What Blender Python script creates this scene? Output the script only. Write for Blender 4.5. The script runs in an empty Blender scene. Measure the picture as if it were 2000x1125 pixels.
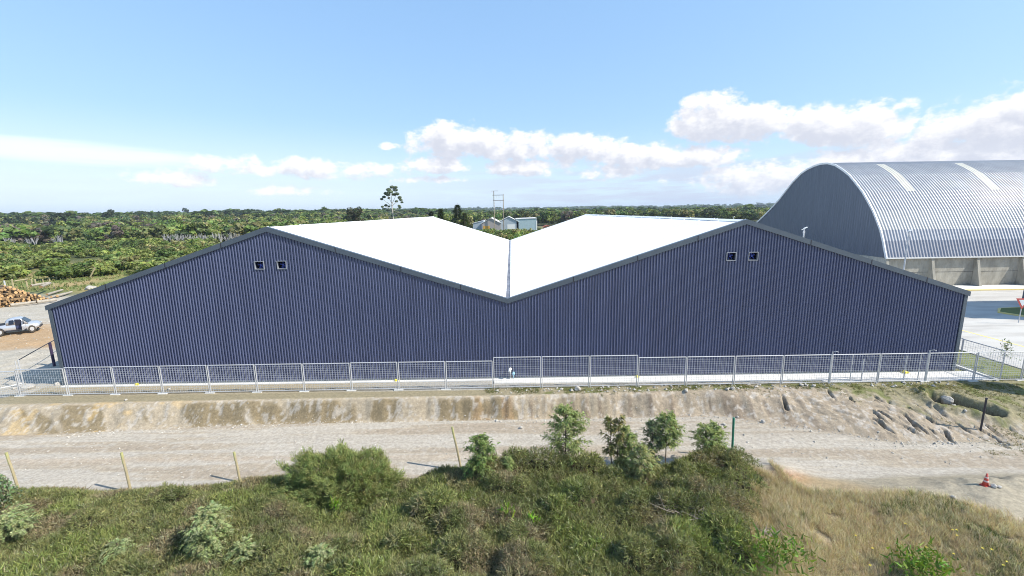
import bpy, bmesh, math, random
import numpy as np
from mathutils import Matrix, Vector

C = bpy.context.scene
COL = C.collection
R = math.radians
random.seed(7)
rng = np.random.default_rng(11)

# ------------------------------------------------------------------ camera
F_PX, PITCH, ROLL = 840.0, 0.17569, -0.01553
CAM = np.array([0.282, 0.0, 11.067])
_f = np.array([0, math.cos(PITCH), -math.sin(PITCH)])
_r = np.array([1.0, 0, 0])
_u = np.cross(_r, _f)
_r2 = _r * math.cos(ROLL) + _u * math.sin(ROLL)
_u2 = -_r * math.sin(ROLL) + _u * math.cos(ROLL)
cam_d = bpy.data.cameras.new('camera')
cam = bpy.data.objects.new('camera', cam_d)
COL.objects.link(cam)
cam_d.sensor_width = 36
cam_d.lens = F_PX / 2000 * 36
cam_d.clip_start = 0.5
cam_d.clip_end = 30000
m = Matrix.Identity(4)
for i in range(3):
    m[i][0] = _r2[i]; m[i][1] = _u2[i]; m[i][2] = -_f[i]; m[i][3] = CAM[i]
cam.matrix_world = m
C.camera = cam
C.render.resolution_x = 1024
C.render.resolution_y = 576
C.cycles.filter_width = 1.0


def ray(px, py):
    return _f + _r2 * (px - 1000) / F_PX - _u2 * (py - 562.5) / F_PX


def PZ(px, py, z=0.0):          # where the sight line of a photo pixel meets a height
    d = ray(px, py)
    return CAM + d * (z - CAM[2]) / d[2]


def PY(px, py, y):
    d = ray(px, py)
    return CAM + d * (y / d[1])


def PX(px, py, x):
    d = ray(px, py)
    return CAM + d * ((x - CAM[0]) / d[0])


# ------------------------------------------------------------------ light
SUN_EL, SUN_AZ = R(42), R(16)       # sun stands to the right, slightly on the camera's side
HAZE_D = 0.00013
to_sun = Vector((math.cos(SUN_EL) * math.cos(SUN_AZ), -math.cos(SUN_EL) * math.sin(SUN_AZ), math.sin(SUN_EL)))
sd = bpy.data.lights.new('sun', 'SUN')
sd.energy = 5.0
sd.angle = R(0.53)
sd.color = (1.0, 0.93, 0.82)
sun = bpy.data.objects.new('sun', sd)
COL.objects.link(sun)
sun.rotation_euler = to_sun.to_track_quat('Z', 'Y').to_euler()

C.view_settings.view_transform = 'Standard'
C.view_settings.look = 'None'
C.view_settings.gamma = 1
C.view_settings.exposure = 0.5

world = bpy.data.worlds.new('World')
C.world = world
world.use_nodes = True
NT = world.node_tree
NT.nodes.clear()


class N:                            # tiny node helper
    def __init__(s, tree):
        s.t = tree

    def n(s, typ, **kw):
        nd = s.t.nodes.new(typ)
        for k, v in kw.items():
            setattr(nd, k, v)
        return nd

    def put(s, sock, v):
        if v is None:
            return
        if isinstance(v, bpy.types.NodeSocket):
            s.t.links.new(v, sock)
        else:
            sock.default_value = v

    def math(s, op, a, b=None, c=None, clamp=False):
        nd = s.n('ShaderNodeMath', operation=op, use_clamp=clamp)
        s.put(nd.inputs[0], a); s.put(nd.inputs[1], b)
        if c is not None:
            s.put(nd.inputs[2], c)
        return nd.outputs[0]

    def vmath(s, op, a, b=None, scale=None):
        nd = s.n('ShaderNodeVectorMath', operation=op)
        s.put(nd.inputs[0], a); s.put(nd.inputs[1], b)
        if scale is not None:
            s.put(nd.inputs['Scale'], scale)
        return nd.outputs[0]

    def mix(s, fac, a, b, blend='MIX'):
        nd = s.n('ShaderNodeMix', data_type='RGBA', blend_type=blend)
        s.put(nd.inputs[0], fac); s.put(nd.inputs[6], a); s.put(nd.inputs[7], b)
        return nd.outputs[2]

    def noise(s, vec, scale, detail=4, rough=0.55, dist=0.0):
        nd = s.n('ShaderNodeTexNoise')
        s.put(nd.inputs['Vector'], vec)
        nd.inputs['Scale'].default_value = scale
        nd.inputs['Detail'].default_value = detail
        nd.inputs['Roughness'].default_value = rough
        nd.inputs['Distortion'].default_value = dist
        return nd.outputs[0]

    def ramp(s, v, lo, hi, a=0.0, b=1.0):
        nd = s.n('ShaderNodeMapRange', interpolation_type='SMOOTHSTEP')
        s.put(nd.inputs[0], v)
        nd.inputs[1].default_value = lo; nd.inputs[2].default_value = hi
        nd.inputs[3].default_value = a; nd.inputs[4].default_value = b
        return nd.outputs[0]


def azel(px, py):
    d = ray(px, py)
    return math.atan2(d[0], d[1]), math.atan2(d[2], math.hypot(d[0], d[1]))


# cumulus banks: azimuth / elevation of their middle, half width, height above and depth below (px of the photo only as a ruler)
CLOUDS = [  # x, y, rx, up, down, strength
    (1395, 238, 92, 58, 44, 1.0), (1470, 240, 90, 42, 46, .9), (1600, 245, 80, 40, 44, .95), (1690, 250, 82, 50, 46, 1.0),
    (895, 285, 105, 56, 34, 1.0), (1010, 290, 110, 42, 32, 1.0), (1130, 292, 110, 36, 34, 1.0), (1250, 305, 110, 32, 32, .9),
    (1370, 308, 92, 26, 26, .9), (850, 322, 80, 22, 20, .8), (1030, 330, 90, 24, 22, .8), (1180, 335, 90, 22, 22, .7),
    (445, 326, 80, 26, 18, .7), (345, 350, 85, 24, 16, .65), (610, 334, 90, 26, 20, .7), (720, 336, 100, 22, 20, .7), (540, 336, 60, 14, 12, .5), (560, 375, 90, 12, 8, .4), (760, 285, 24, 9, 9, .5), (820, 352, 90, 9, 8, .4),
    (1960, 250, 140, 62, 40, 1.0), (1850, 255, 50, 22, 20, .45), (1900, 310, 190, 54, 50, 1.0), (1700, 325, 180, 46, 50, .85),
    (1500, 345, 180, 34, 40, .7), (2090, 240, 130, 70, 70, 1.0),
]


def build_cloud_group():
    g = bpy.data.node_groups.new('cloud_field', 'ShaderNodeTree')
    g.interface.new_socket('Vector', in_out='INPUT', socket_type='NodeSocketVector')
    g.interface.new_socket('Density', in_out='OUTPUT', socket_type='NodeSocketFloat')
    k = N(g)
    gi = k.n('NodeGroupInput'); go = k.n('NodeGroupOutput')
    v = gi.outputs[0]
    sx = k.n('ShaderNodeSeparateXYZ'); k.put(sx.inputs[0], v)
    X, Y = sx.outputs[0], sx.outputs[1]
    acc = None
    for (x, y, rx, up, dn, st) in CLOUDS:
        a, e = azel(x, y)
        s = 1.0 / 870
        dx = k.math('MULTIPLY', k.math('SUBTRACT', X, a), 1 / (rx * s * max(.5, math.cos(a))))
        dy = k.math('SUBTRACT', Y, e)
        uy = k.math('MAXIMUM', k.math('MULTIPLY', dy, 1 / (up * s * .88)), k.math('MULTIPLY', dy, -1 / (dn * s * .80)))
        d2 = k.math('ADD', k.math('MULTIPLY', dx, dx), k.math('MULTIPLY', uy, uy))
        b = k.math('MULTIPLY', k.math('SUBTRACT', 1.0, d2), st)
        acc = b if acc is None else k.math('MAXIMUM', acc, b)
    n1 = k.noise(v, 17, 6, .56)
    mp = k.vmath('MULTIPLY', v, (1, 1.6, 1))
    n2 = k.noise(mp, 42, 5, .6)
    nn = k.math('ADD', k.math('MULTIPLY', k.math('SUBTRACT', n1, .5), 1.9), k.math('MULTIPLY', k.math('SUBTRACT', n2, .5), 1.5))
    tot = k.math('ADD', k.math('MAXIMUM', acc, -1.5), nn)
    k.put(go.inputs[0], tot)
    return g


k = N(NT)
tc = k.n('ShaderNodeTexCoord')
sp = k.n('ShaderNodeSeparateXYZ'); k.put(sp.inputs[0], tc.outputs['Generated'])
az = k.math('ARCTAN2', sp.outputs[0], sp.outputs[1])
hyp = k.math('SQRT', k.math('ADD', k.math('MULTIPLY', sp.outputs[0], sp.outputs[0]), k.math('MULTIPLY', sp.outputs[1], sp.outputs[1])))
el = k.math('ARCTAN2', sp.outputs[2], hyp)
cv = k.n('ShaderNodeCombineXYZ'); k.put(cv.inputs[0], az); k.put(cv.inputs[1], el); cv.inputs[2].default_value = 3.7
V = cv.outputs[0]
grp = build_cloud_group()
g1 = k.n('ShaderNodeGroup', node_tree=grp); k.put(g1.inputs[0], V)
g2 = k.n('ShaderNodeGroup', node_tree=grp); k.put(g2.inputs[0], k.vmath('ADD', V, (0.012, 0.020, 0)))
dens = k.ramp(g1.outputs[0], -.02, 0.60)
shade = k.ramp(k.math('SUBTRACT', g2.outputs[0], k.math('MULTIPLY', g1.outputs[0], .25)), -0.25, 0.95)
cl_col = k.mix(shade, (6.4, 6.3, 6.3, 1), (4.0, 4.15, 4.7, 1))
sky = k.n('ShaderNodeTexSky', sky_type='NISHITA')
sky.sun_disc = False
sky.sun_elevation = SUN_EL
sky.sun_rotation = R(90) + SUN_AZ
sky.altitude = 100
sky.air_density = 1.0
sky.dust_density = 0.6
sky.ozone_density = 1.3
# thin stratus low in the sky: stretched streaks, denser to the right
st_v = k.vmath('MULTIPLY', V, (3.0, 26.0, 1))
st = k.noise(st_v, 2.2, 5, .6)
low = k.math('MULTIPLY', k.ramp(el, 0.0, 0.02), k.ramp(el, 0.05, 0.13, 1, 0))
right = k.ramp(az, -0.35, 0.35, .12, 1)
st_m = k.math('MULTIPLY', k.math('MULTIPLY', k.ramp(st, .36, .62), low), k.math('MULTIPLY', right, .9))
# cirrus band low on the left
ca, ce = azel(120, 296)
cdx = k.math('MULTIPLY', k.math('SUBTRACT', az, ca), 1 / .24)
cdy = k.math('MULTIPLY', k.math('ADD', k.math('SUBTRACT', el, ce), k.math('MULTIPLY', k.math('SUBTRACT', az, ca), .02)), 1 / .020)
cb = k.math('SUBTRACT', 1.0, k.math('ADD', k.math('MULTIPLY', cdx, cdx), k.math('MULTIPLY', cdy, cdy)))
ci_n = k.noise(k.vmath('MULTIPLY', V, (4.0, 60.0, 1)), 2.0, 4, .6)
ci_m = k.math('MULTIPLY', k.ramp(k.math('ADD', cb, k.math('MULTIPLY', k.math('SUBTRACT', ci_n, .5), 1.2)), -.2, 1.0), .75)
_s = k.n('ShaderNodeSeparateColor'); k.put(_s.inputs[0], sky.outputs[0])
_c = k.n('ShaderNodeCombineColor')
for _i, (_g, _m) in enumerate(((.50, 1.60), (.42, 2.33), (.30, 3.60))):
    k.put(_c.inputs[_i], k.math('MULTIPLY', k.math('POWER', _s.outputs[_i], _g), _m))
SKYCOL = _c.outputs[0]
SKYH = k.mix(k.math('MULTIPLY', k.ramp(el, .0, .20, 1, 0), k.ramp(az, -.9, .6, .9, .35)), SKYCOL, (5.3, 6.0, 6.1, 1))
c1 = k.mix(ci_m, SKYH, (6.2, 6.6, 6.7, 1))
c2 = k.mix(st_m, c1, (3.7, 4.0, 4.9, 1))
c3 = k.mix(dens, c2, cl_col)
bg = k.n('ShaderNodeBackground'); k.put(bg.inputs[0], c3); bg.inputs[1].default_value = 0.13
wo = k.n('ShaderNodeOutputWorld'); NT.links.new(bg.outputs[0], wo.inputs[0])


# ------------------------------------------------------------------ helpers
def link(o, parent=None):
    COL.objects.link(o)
    if parent is not None:
        o.parent = parent
    return o


def tag(o, label=None, cat=None, group=None, kind=None):
    if label: o['label'] = label
    if cat: o['category'] = cat
    if group: o['group'] = group
    if kind: o['kind'] = kind
    return o


def thing(name, label, cat, loc=(0, 0, 0), rz=0.0, group=None):
    o = bpy.data.objects.new(name, None)
    o.empty_display_size = .3
    o.location = tuple(float(c) for c in loc)
    o.rotation_euler = (0, 0, rz)
    link(o)
    return tag(o, label, cat, group)


def copy_tree(src, loc=None, rz=None, label=None):
    kids = [o for o in bpy.data.objects if o.parent == src]
    c = src.copy(); COL.objects.link(c)
    if loc is not None: c.location = tuple(float(v) for v in loc)
    if rz is not None: c.rotation_euler = (0, 0, rz)
    if label: c['label'] = label
    for ch in kids:
        d = copy_tree(ch)
        d.parent = c
    return c


class MB:
    def __init__(s):
        s.v, s.f, s.mi, s.cur = [], [], [], 0

    def face(s, pts):
        b = len(s.v)
        s.v += [tuple(float(c) for c in p) for p in pts]
        s.f.append(tuple(range(b, b + len(pts)))); s.mi.append(s.cur)

    def box(s, x0, x1, y0, y1, z0, z1):
        b = len(s.v)
        s.v += [(x, y, z) for z in (z0, z1) for y in (y0, y1) for x in (x0, x1)]
        for f in ((0, 2, 3, 1), (4, 5, 7, 6), (0, 1, 5, 4), (2, 6, 7, 3), (0, 4, 6, 2), (1, 3, 7, 5)):
            s.f.append(tuple(b + i for i in f)); s.mi.append(s.cur)

    def prism(s, poly, axis, a0, a1):
        """poly: 2D points; axis 'x','y','z' extrusion from a0 to a1"""
        def P(u, w, a):
            return {'x': (a, u, w), 'y': (u, a, w), 'z': (u, w, a)}[axis]
        n = len(poly); b = len(s.v)
        s.v += [P(u, w, a0) for u, w in poly] + [P(u, w, a1) for u, w in poly]
        s.f.append(tuple(b + i for i in range(n))[::-1]); s.mi.append(s.cur)
        s.f.append(tuple(b + n + i for i in range(n))); s.mi.append(s.cur)
        for i in range(n):
            j = (i + 1) % n
            s.f.append((b + i, b + j, b + n + j, b + n + i)); s.mi.append(s.cur)

    def tube(s, pts, rad, seg=6, cap=True):
        pts = [Vector(p) for p in pts]
        if not hasattr(rad, '__len__'): rad = [rad] * len(pts)
        rings = []
        for i, p in enumerate(pts):
            d = (pts[min(i + 1, len(pts) - 1)] - pts[max(i - 1, 0)])
            d = d.normalized() if d.length > 1e-9 else Vector((0, 0, 1))
            a = d.cross(Vector((0, 0, 1)))
            if a.length < 1e-3: a = d.cross(Vector((1, 0, 0)))
            a.normalize(); bb = d.cross(a)
            b = len(s.v)
            for q in range(seg):
                t = 2 * math.pi * q / seg
                s.v.append(tuple(p + (a * math.cos(t) + bb * math.sin(t)) * rad[i]))
            rings.append(b)
        for i in range(len(rings) - 1):
            for q in range(seg):
                r = (q + 1) % seg
                s.f.append((rings[i] + q, rings[i] + r, rings[i + 1] + r, rings[i + 1] + q)); s.mi.append(s.cur)
        if cap:
            s.f.append(tuple(rings[0] + q for q in range(seg))[::-1]); s.mi.append(s.cur)
            s.f.append(tuple(rings[-1] + q for q in range(seg))); s.mi.append(s.cur)

    def build(s, name, mat, parent=None, smooth=False, bevel=0):
        me = bpy.data.meshes.new(name)
        me.from_pydata(s.v, [], s.f)
        mats = mat if isinstance(mat, (list, tuple)) else [mat]
        for mm in mats: me.materials.append(mm)
        if len(mats) > 1: me.polygons.foreach_set('material_index', s.mi)
        bm = bmesh.new(); bm.from_mesh(me)
        bmesh.ops.recalc_face_normals(bm, faces=bm.faces)
        if bevel:
            bmesh.ops.remove_doubles(bm, verts=bm.verts, dist=1e-4)
            bmesh.ops.bevel(bm, geom=[e for e in bm.edges if e.is_manifold and e.calc_face_angle(0) > .5], offset=bevel, segments=2, affect='EDGES')
        bm.to_mesh(me); bm.free()
        if smooth: me.polygons.foreach_set('use_smooth', [True] * len(me.polygons))
        return link(bpy.data.objects.new(name, me), parent)


def quads_obj(name, V4, colr, mat, parent=None, extra=None):
    """V4 (N,4,3); colr (N,3) albedo per quad"""
    n = len(V4)
    me = bpy.data.meshes.new(name)
    me.vertices.add(n * 4); me.loops.add(n * 4); me.polygons.add(n)
    me.vertices.foreach_set('co', V4.reshape(-1).astype(np.float32))
    me.loops.foreach_set('vertex_index', np.arange(n * 4, dtype=np.int32))
    me.polygons.foreach_set('loop_start', np.arange(0, n * 4, 4, dtype=np.int32))
    me.polygons.foreach_set('loop_total', np.full(n, 4, dtype=np.int32))
    me.update(calc_edges=True)
    if colr is not None:
        at = me.color_attributes.new('Col', 'FLOAT_COLOR', 'POINT')
        c = np.ones((n, 4, 4), np.float32); c[:, :, :3] = np.asarray(colr)[:, None, :]
        at.data.foreach_set('color', c.reshape(-1))
    me.materials.append(mat)
    return link(bpy.data.objects.new(name, me), parent)


def _hash(ix, iy, seed):
    h = (ix.astype(np.int64) * 374761393 + iy.astype(np.int64) * 668265263 + seed * 1442695041) & 0xffffffff
    h = ((h ^ (h >> 13)) * 1274126177) & 0xffffffff
    return ((h ^ (h >> 16)) & 0xffff) / 65535.0


def vnoise(x, y, seed=0):
    ix, iy = np.floor(x), np.floor(y)
    fx, fy = x - ix, y - iy
    fx = fx * fx * (3 - 2 * fx); fy = fy * fy * (3 - 2 * fy)
    a = _hash(ix, iy, seed); b = _hash(ix + 1, iy, seed); c = _hash(ix, iy + 1, seed); d = _hash(ix + 1, iy + 1, seed)
    return (a * (1 - fx) + b * fx) * (1 - fy) + (c * (1 - fx) + d * fx) * fy


def fbm(x, y, sc=1.0, oct=4, seed=0, gain=.5):
    x = np.asarray(x, float) * sc; y = np.asarray(y, float) * sc
    s, a, t = 0, 1.0, 0
    for o in range(oct):
        s = s + a * vnoise(x + 17.3 * o, y - 9.1 * o, seed + o); t += a
        a *= gain; x = x * 2.03; y = y * 2.03
    return s / t


def sstep(a, b, x):
    t = np.clip((x - a) / (b - a), 0, 1)
    return t * t * (3 - 2 * t)


# ------------------------------------------------------------------ materials
def mat(name, c1, c2=None, rough=.6, metal=0.0, scale=3.0, detail=5, bump=0.0, bscale=None, spec=.5, stretch=(1, 1, 1), lo=.3, hi=.7, rvar=0.0):
    m = bpy.data.materials.new(name); m.use_nodes = True
    t = m.node_tree; k = N(t)
    p = t.nodes['Principled BSDF']
    p.inputs['Roughness'].default_value = rough
    p.inputs['Metallic'].default_value = metal
    p.inputs['Specular IOR Level'].default_value = spec
    tc = k.n('ShaderNodeTexCoord')
    v = k.vmath('MULTIPLY', tc.outputs['Object'], stretch)
    if c2 is None: c2 = tuple(c * .82 for c in c1)
    nz = k.noise(v, scale, detail, .6)
    k.put(p.inputs['Base Color'], k.mix(k.ramp(nz, lo, hi), (*c1, 1), (*c2, 1)))
    if rvar:
        k.put(p.inputs['Roughness'], k.ramp(k.noise(v, scale * 2.3, 4), .3, .7, rough - rvar, rough + rvar))
    if bump:
        b = k.n('ShaderNodeBump'); b.inputs['Strength'].default_value = 1; b.inputs['Distance'].default_value = bump
        k.put(b.inputs['Height'], k.noise(v, bscale or scale * 4, 4, .6)); k.put(p.inputs['Normal'], b.outputs[0])
    return m


def leaf_mat(name, trans=.3, rough=.6, tint=(1, 1, 1)):
    m = bpy.data.materials.new(name); m.use_nodes = True
    t = m.node_tree; k = N(t)
    p = t.nodes['Principled BSDF']; out = t.nodes['Material Output']
    a = k.n('ShaderNodeAttribute', attribute_name='Col')
    c = k.mix(1.0, a.outputs['Color'], (*tint, 1), 'MULTIPLY')
    k.put(p.inputs['Base Color'], c)
    p.inputs['Roughness'].default_value = rough
    p.inputs['Specular IOR Level'].default_value = .25
    tr = k.n('ShaderNodeBsdfTranslucent'); k.put(tr.inputs[0], k.mix(1.0, c, (1.15, 1.2, .6, 1), 'MULTIPLY'))
    mx = k.n('ShaderNodeMixShader'); mx.inputs[0].default_value = trans
    t.links.new(p.outputs[0], mx.inputs[1]); t.links.new(tr.outputs[0], mx.inputs[2]); t.links.new(mx.outputs[0], out.inputs[0])
    return m


M = {}
M['leaf'] = leaf_mat('leaves')
M['grass'] = leaf_mat('grass_blades', .25, .7)
M['cladding'] = mat('navy_steel_cladding', (.088, .106, .200), (.072, .087, .168), .40, .0, 1.2, spec=1.0, stretch=(1, 1, .15), rvar=.05)
M['trim'] = mat('slate_flashing', (.10, .125, .155), (.088, .11, .14), .42, .2, 2.0)
M['roof'] = mat('white_roof_sheet', (.90, .90, .89), (.86, .86, .85), .45, 0, .4)
M['gutter'] = mat('zinc_gutter', (.30, .30, .33), (.12, .12, .14), .5, .3, .7, stretch=(1, .5, 1))
M['galv'] = mat('galvanised_steel', (.55, .56, .57), (.47, .48, .50), .5, .2, 6, rvar=.08)
M['wire'] = mat('galvanised_wire', (.60, .63, .66), (.52, .55, .58), .5, .2, 6)
M['conc'] = mat('concrete_apron', (.70, .69, .66), (.58, .57, .54), .85, 0, 1.4, bump=.01)
M['oldconc'] = mat('weathered_concrete', (.44, .42, .36), (.30, .285, .24), .9, 0, 1.3, 7, bump=.02, stretch=(1.2, 1.2, .5))
M['darksteel'] = mat('dark_steel', (.045, .045, .06), (.03, .03, .04), .5, .3)
M['wood'] = mat('weathered_wood', (.40, .34, .20), (.28, .24, .15), .85, 0, 9, stretch=(1, 1, .2), bump=.004)
M['moss'] = mat('lichen_on_wood', (.40, .39, .17), (.34, .33, .15), .9, 0, 9)
M['bark'] = mat('tree_bark', (.16, .12, .085), (.09, .07, .05), .9, 0, 5, stretch=(1, 1, .3), bump=.01)
M['palebark'] = mat('pale_bark', (.50, .46, .40), (.30, .27, .23), .85, 0, 2, stretch=(1, 1, .3))
M['rock'] = mat('boulder_stone', (.46, .44, .40), (.32, .30, .27), .9, 0, 4, bump=.03)
M['white'] = mat('white_paint', (.82, .82, .80), (.74, .74, .72), .5)
M['yellow'] = mat('yellow_plastic', (.85, .75, .04), (.75, .62, .03), .45)
M['ypaint'] = mat('yellow_road_paint', (.78, .62, .20), (.62, .52, .25), .8, 0, 3)
M['red'] = mat('red_plastic', (.60, .09, .06), (.50, .09, .07), .5)
M['green'] = mat('green_post_paint', (.02, .20, .13), (.02, .16, .10), .5)
M['bluefan'] = mat('blue_fan', (.05, .09, .42), (.04, .06, .30), .35)
M['void'] = mat('dark_interior', (.010, .012, .03), None, .7)
M['silver'] = mat('silver_car_paint', (.60, .62, .66), (.57, .59, .63), .25, .55, 3)
M['glass'] = mat('dark_car_glass', (.015, .02, .035), None, .08, 0, 2)
M['tyre'] = mat('tyre_rubber', (.035, .033, .03), (.10, .085, .065), .9, 0, 8)
M['black'] = mat('black_board', (.012, .012, .014), None, .7)
M['logbark'] = mat('log_bark', (.28, .21, .14), (.16, .12, .08), .9, 0, 4, stretch=(.3, 1, 1))
M['logend'] = mat('sawn_log_end', (.50, .33, .16), (.34, .20, .09), .8, 0, 14)
_t = M['logend'].node_tree; _k = N(_t); _oi = _k.n('ShaderNodeObjectInfo'); _p = _t.nodes['Principled BSDF']
_src = _p.inputs['Base Color'].links[0].from_socket
_k.put(_p.inputs['Base Color'], _k.mix(1.0, _src, _k.ramp(_oi.outputs['Random'], 0, 1, .45, 1.3), 'MULTIPLY'))
M['twig'] = mat('dead_twig', (.36, .31, .26), (.25, .21, .17), .9)


# ------------------------------------------------------------------ terrain
Y_BT = lambda x: np.interp(x, [-60, -27, -15, 0, 13, 18, 27, 60], [24.2, 24.5, 24.7, 24.75, 25.05, 25.2, 24.6, 24.6])     # top of the cut bank
Y_BB = lambda x: np.interp(x, [-60, -27, -15, 0, 12.8, 17, 20.6, 25, 32, 60], [22.6, 23.1, 23.9, 24.0, 24.0, 22.4, 20.9, 20.9, 19.8, 19.8])


CUTS = []


def _cut(pts, wd, dp):
    out = []
    for (px, py) in pts:
        p0 = PZ(px, py, -.6)
        for _ in range(8):
            zt = float(np.interp(p0[1], [20.9, 24.9], [-1.2, 0]))
            p0 = PZ(px, py, zt)
        out.append((p0[0], p0[1]))
    CUTS.append((out, wd, dp))


_cut([(1832, 786), (1870, 790), (1935, 812)], .40, 1.15)
for _p in ([(1742, 762), (1764, 779)], [(1736, 786), (1757, 806), (1808, 846)], [(1766, 812), (1792, 842)], [(1720, 827), (1744, 846)], [(1716, 806), (1790, 848)],
           [(1826, 799), (1880, 838), (1922, 860)], [(1842, 838), (1852, 856)], [(1902, 836), (1970, 868)], [(1786, 760), (1802, 772)], [(1775, 797), (1815, 822), (1880, 848)], [(1528, 768), (1538, 790)], [(1618, 762), (1630, 780)], [(1650, 764), (1666, 786)]):
    _cut(_p, .085, .30)
for _q in range(26):
    _a = random.uniform(1690, 1960); _b = 775 + (_a - 1690) * .22 + random.uniform(-8, 45); _l = random.uniform(8, 30)
    _cut([(_a, _b), (_a + _l, _b + _l * .75)], random.uniform(.04, .07), random.uniform(.1, .22))


def _carve(x, y, z):
    for pts_, wd, dp0 in CUTS:
        dp = dp0
        dd = None
        for (a, b) in zip(pts_[:-1], pts_[1:]):
            a = np.array(a); b = np.array(b); ab = b - a
            tq = np.clip(((x - a[0]) * ab[0] + (y - a[1]) * ab[1]) / (ab @ ab), 0, 1)
            d1 = np.hypot(x - a[0] - ab[0] * tq, y - a[1] - ab[1] * tq)
            dd = d1 if dd is None else np.minimum(dd, d1)
        dd = dd * (.45 + 1.1 * fbm(x, y, 5.0, 3, 71)) if wd < .3 else dd * (.75 + .5 * fbm(x, y, 3.0, 3, 71))
        dp = dp * np.clip(fbm(x, y, 1.7, 2, 73) * 3.0 - .75, .1, 1.2) if wd < .3 else dp
        z = z - dp * np.exp(-(dd / wd) ** 4) + dp * .22 * np.exp(-((dd - wd * 1.7) / (wd * .7)) ** 2)
    return z


def height(x, y):
    x = np.asarray(x, float); y = np.asarray(y, float)
    top, bot = Y_BT(x), Y_BB(x)
    lr = sstep(-6, 2, x)
    wob = (fbm(x, y * .2, .8, 3, 5) - .5) * .40 + (fbm(x, y * 0, 3.2, 2, 9) - .5) * (.03 + .15 * lr)
    t = np.clip((y + wob - bot) / (top - bot), 0, 1)
    soft = sstep(15, 20, x)
    tt = t * t * (3 - 2 * t) * (1 - soft) + (t ** .85) * soft
    z = -1.2 + 1.2 * tt
    face = np.exp(-((t - .5) / .33) ** 2)
    z = z + face * (fbm(x + (y - 24) * .8, y * .8, 3.1, 4, 21) - .5) * (.12 + .26 * lr * fbm(x, y * 0, .6, 2, 23)) * (1 - .3 * soft)
    # gullies and excavator teeth marks on the gentler right-hand slope
    u = (x - 19) * .55 + (y - 23) * .85
    gl = np.abs(fbm(u, (x + y) * .12, 1.5, 3, 33) - .5)
    z = z - soft * face * np.clip(.09 - gl, 0, 1) * 1.0 * sstep(33, 26, x)
    # ditch and digger gullies cut into the slope (ground coordinates)
    z = np.array(z, float)
    mk_ = (x > 14.5) & (x < 32) & (y > 18.8) & (y < 26)
    if not mk_.any():
        pass
    else:
        z[mk_] = _carve(x[mk_], y[mk_], z[mk_])
    # road ruts
    onroad = sstep(0, -.6, y - bot) * sstep(17.5, 18.6, y)
    z = z + onroad * ((fbm(x * .07, y, 1.6, 3, 41) - .5) * .10 + (fbm(x, y, 3.0, 2, 43) - .5) * .015)
    # foreground mound under the scrub
    fg = sstep(18.8, 15.0, y)
    z = z + fg * (.35 + .35 * sstep(12, 20, x) + (fbm(x, y, .35, 3, 47) - .5) * .7)
    z = z + .45 * np.exp(-(((x - 20.5) / 2.6) ** 2 + ((y - 16.4) / .9) ** 2)) * (0.6 + .8 * fbm(x, y, 2.2, 3, 50))
    z = z + .5 * np.exp(-(((x - 12.2) / 1.5) ** 2 + ((y - 18.2) / .9) ** 2))
    # small plateau relief
    pl = sstep(24.5, 25.5, y)
    z = z + pl * (fbm(x, y, 1.1, 3, 53) - .5) * .05
    lf = sstep(-31.5, -33, x) * sstep(24.8, 26, y) * sstep(75, 60, y)
    z = z + lf * ((fbm(x, y, .5, 4, 57) - .45) * .35 - .12)
    rdg = np.exp(-((y - (34.6 + .10 * (x + 40))) / 1.0) ** 2) * sstep(-31, -34, x)
    z = z + rdg * .22 * (0.5 + fbm(x, y, 1.4, 3, 59))
    z = z - sstep(-30.6, -31.4, x) * sstep(25.4, 27.4, y) * sstep(33.5, 29, y) * .05
    # far country
    z = z + 5 * sstep(190, 460, y) * sstep(-40, -200, x)
    far = sstep(300, 1200, y)
    z = z + far * (fbm(x, y, .0016, 3, 61) - .45) * 16
    z = z + sstep(1500, 3400, y) * (10 + 34 * fbm(x, y, .0007, 3, 63) + sstep(-500, -3000, x) * 0)
    return z


def axis(segs):
    out = [segs[0][0]]
    for (a, b, st) in segs:
        n = max(1, int(round(abs(b - a) / st)))
        out += list(np.linspace(a, b, n + 1)[1:])
    return np.array(out)


def grow(a, b, st, g):
    v = [a]; s = st; sg = 1 if b > a else -1
    while (b - v[-1]) * sg > 0:
        v.append(v[-1] + s * sg); s *= g
    v[-1] = b
    return v


xs = np.array(sorted(set(grow(-40, -7000, .3, 1.07)[::-1] + list(np.arange(-40, 15.9, .11)) + list(np.arange(16, 31, .07)) + list(np.arange(31, 40.001, .11)) + grow(40, 7000, .3, 1.07))))
ys = np.array(sorted(set(grow(9, -60, .4, 1.2) + list(np.arange(9, 22.6, .12)) + list(np.arange(22.6, 25.6, .06)) + grow(25.6, 60, .12, 1.022) + grow(60, 9000, 1.0, 1.045))))
GX, GY = np.meshgrid(xs, ys)
GZ = height(GX, GY)
# keep the ground under slabs and the buildings flat
flat = ((GX > -30.3) & (GX < 30.6) & (GY > 26.9) & (GY < 88)) | ((GX > -1) & (GX < 31) & (GY > 26.0) & (GY < 30))
GZ[flat] = -.02
yardm = (GX > 30.6) & (GY > 25.9) & (GY < 140)
GZ[yardm] = GZ[yardm] * .3 - .03


def blend(c, col, mk):
    return c * (1 - mk[..., None]) + np.array(col) * mk[..., None]


x, y = GX, GY
fb1 = fbm(x, y, .35, 4, 101); fb2 = fbm(x, y, 1.6, 4, 103); fb3 = fbm(x, y, 5.0, 3, 105)
col = np.zeros(x.shape + (3,)) + np.array([.085, .10, .040])
col = blend(col, (.17, .15, .07), sstep(.5, .65, fbm(x, y, .02, 4, 107)))
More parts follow.
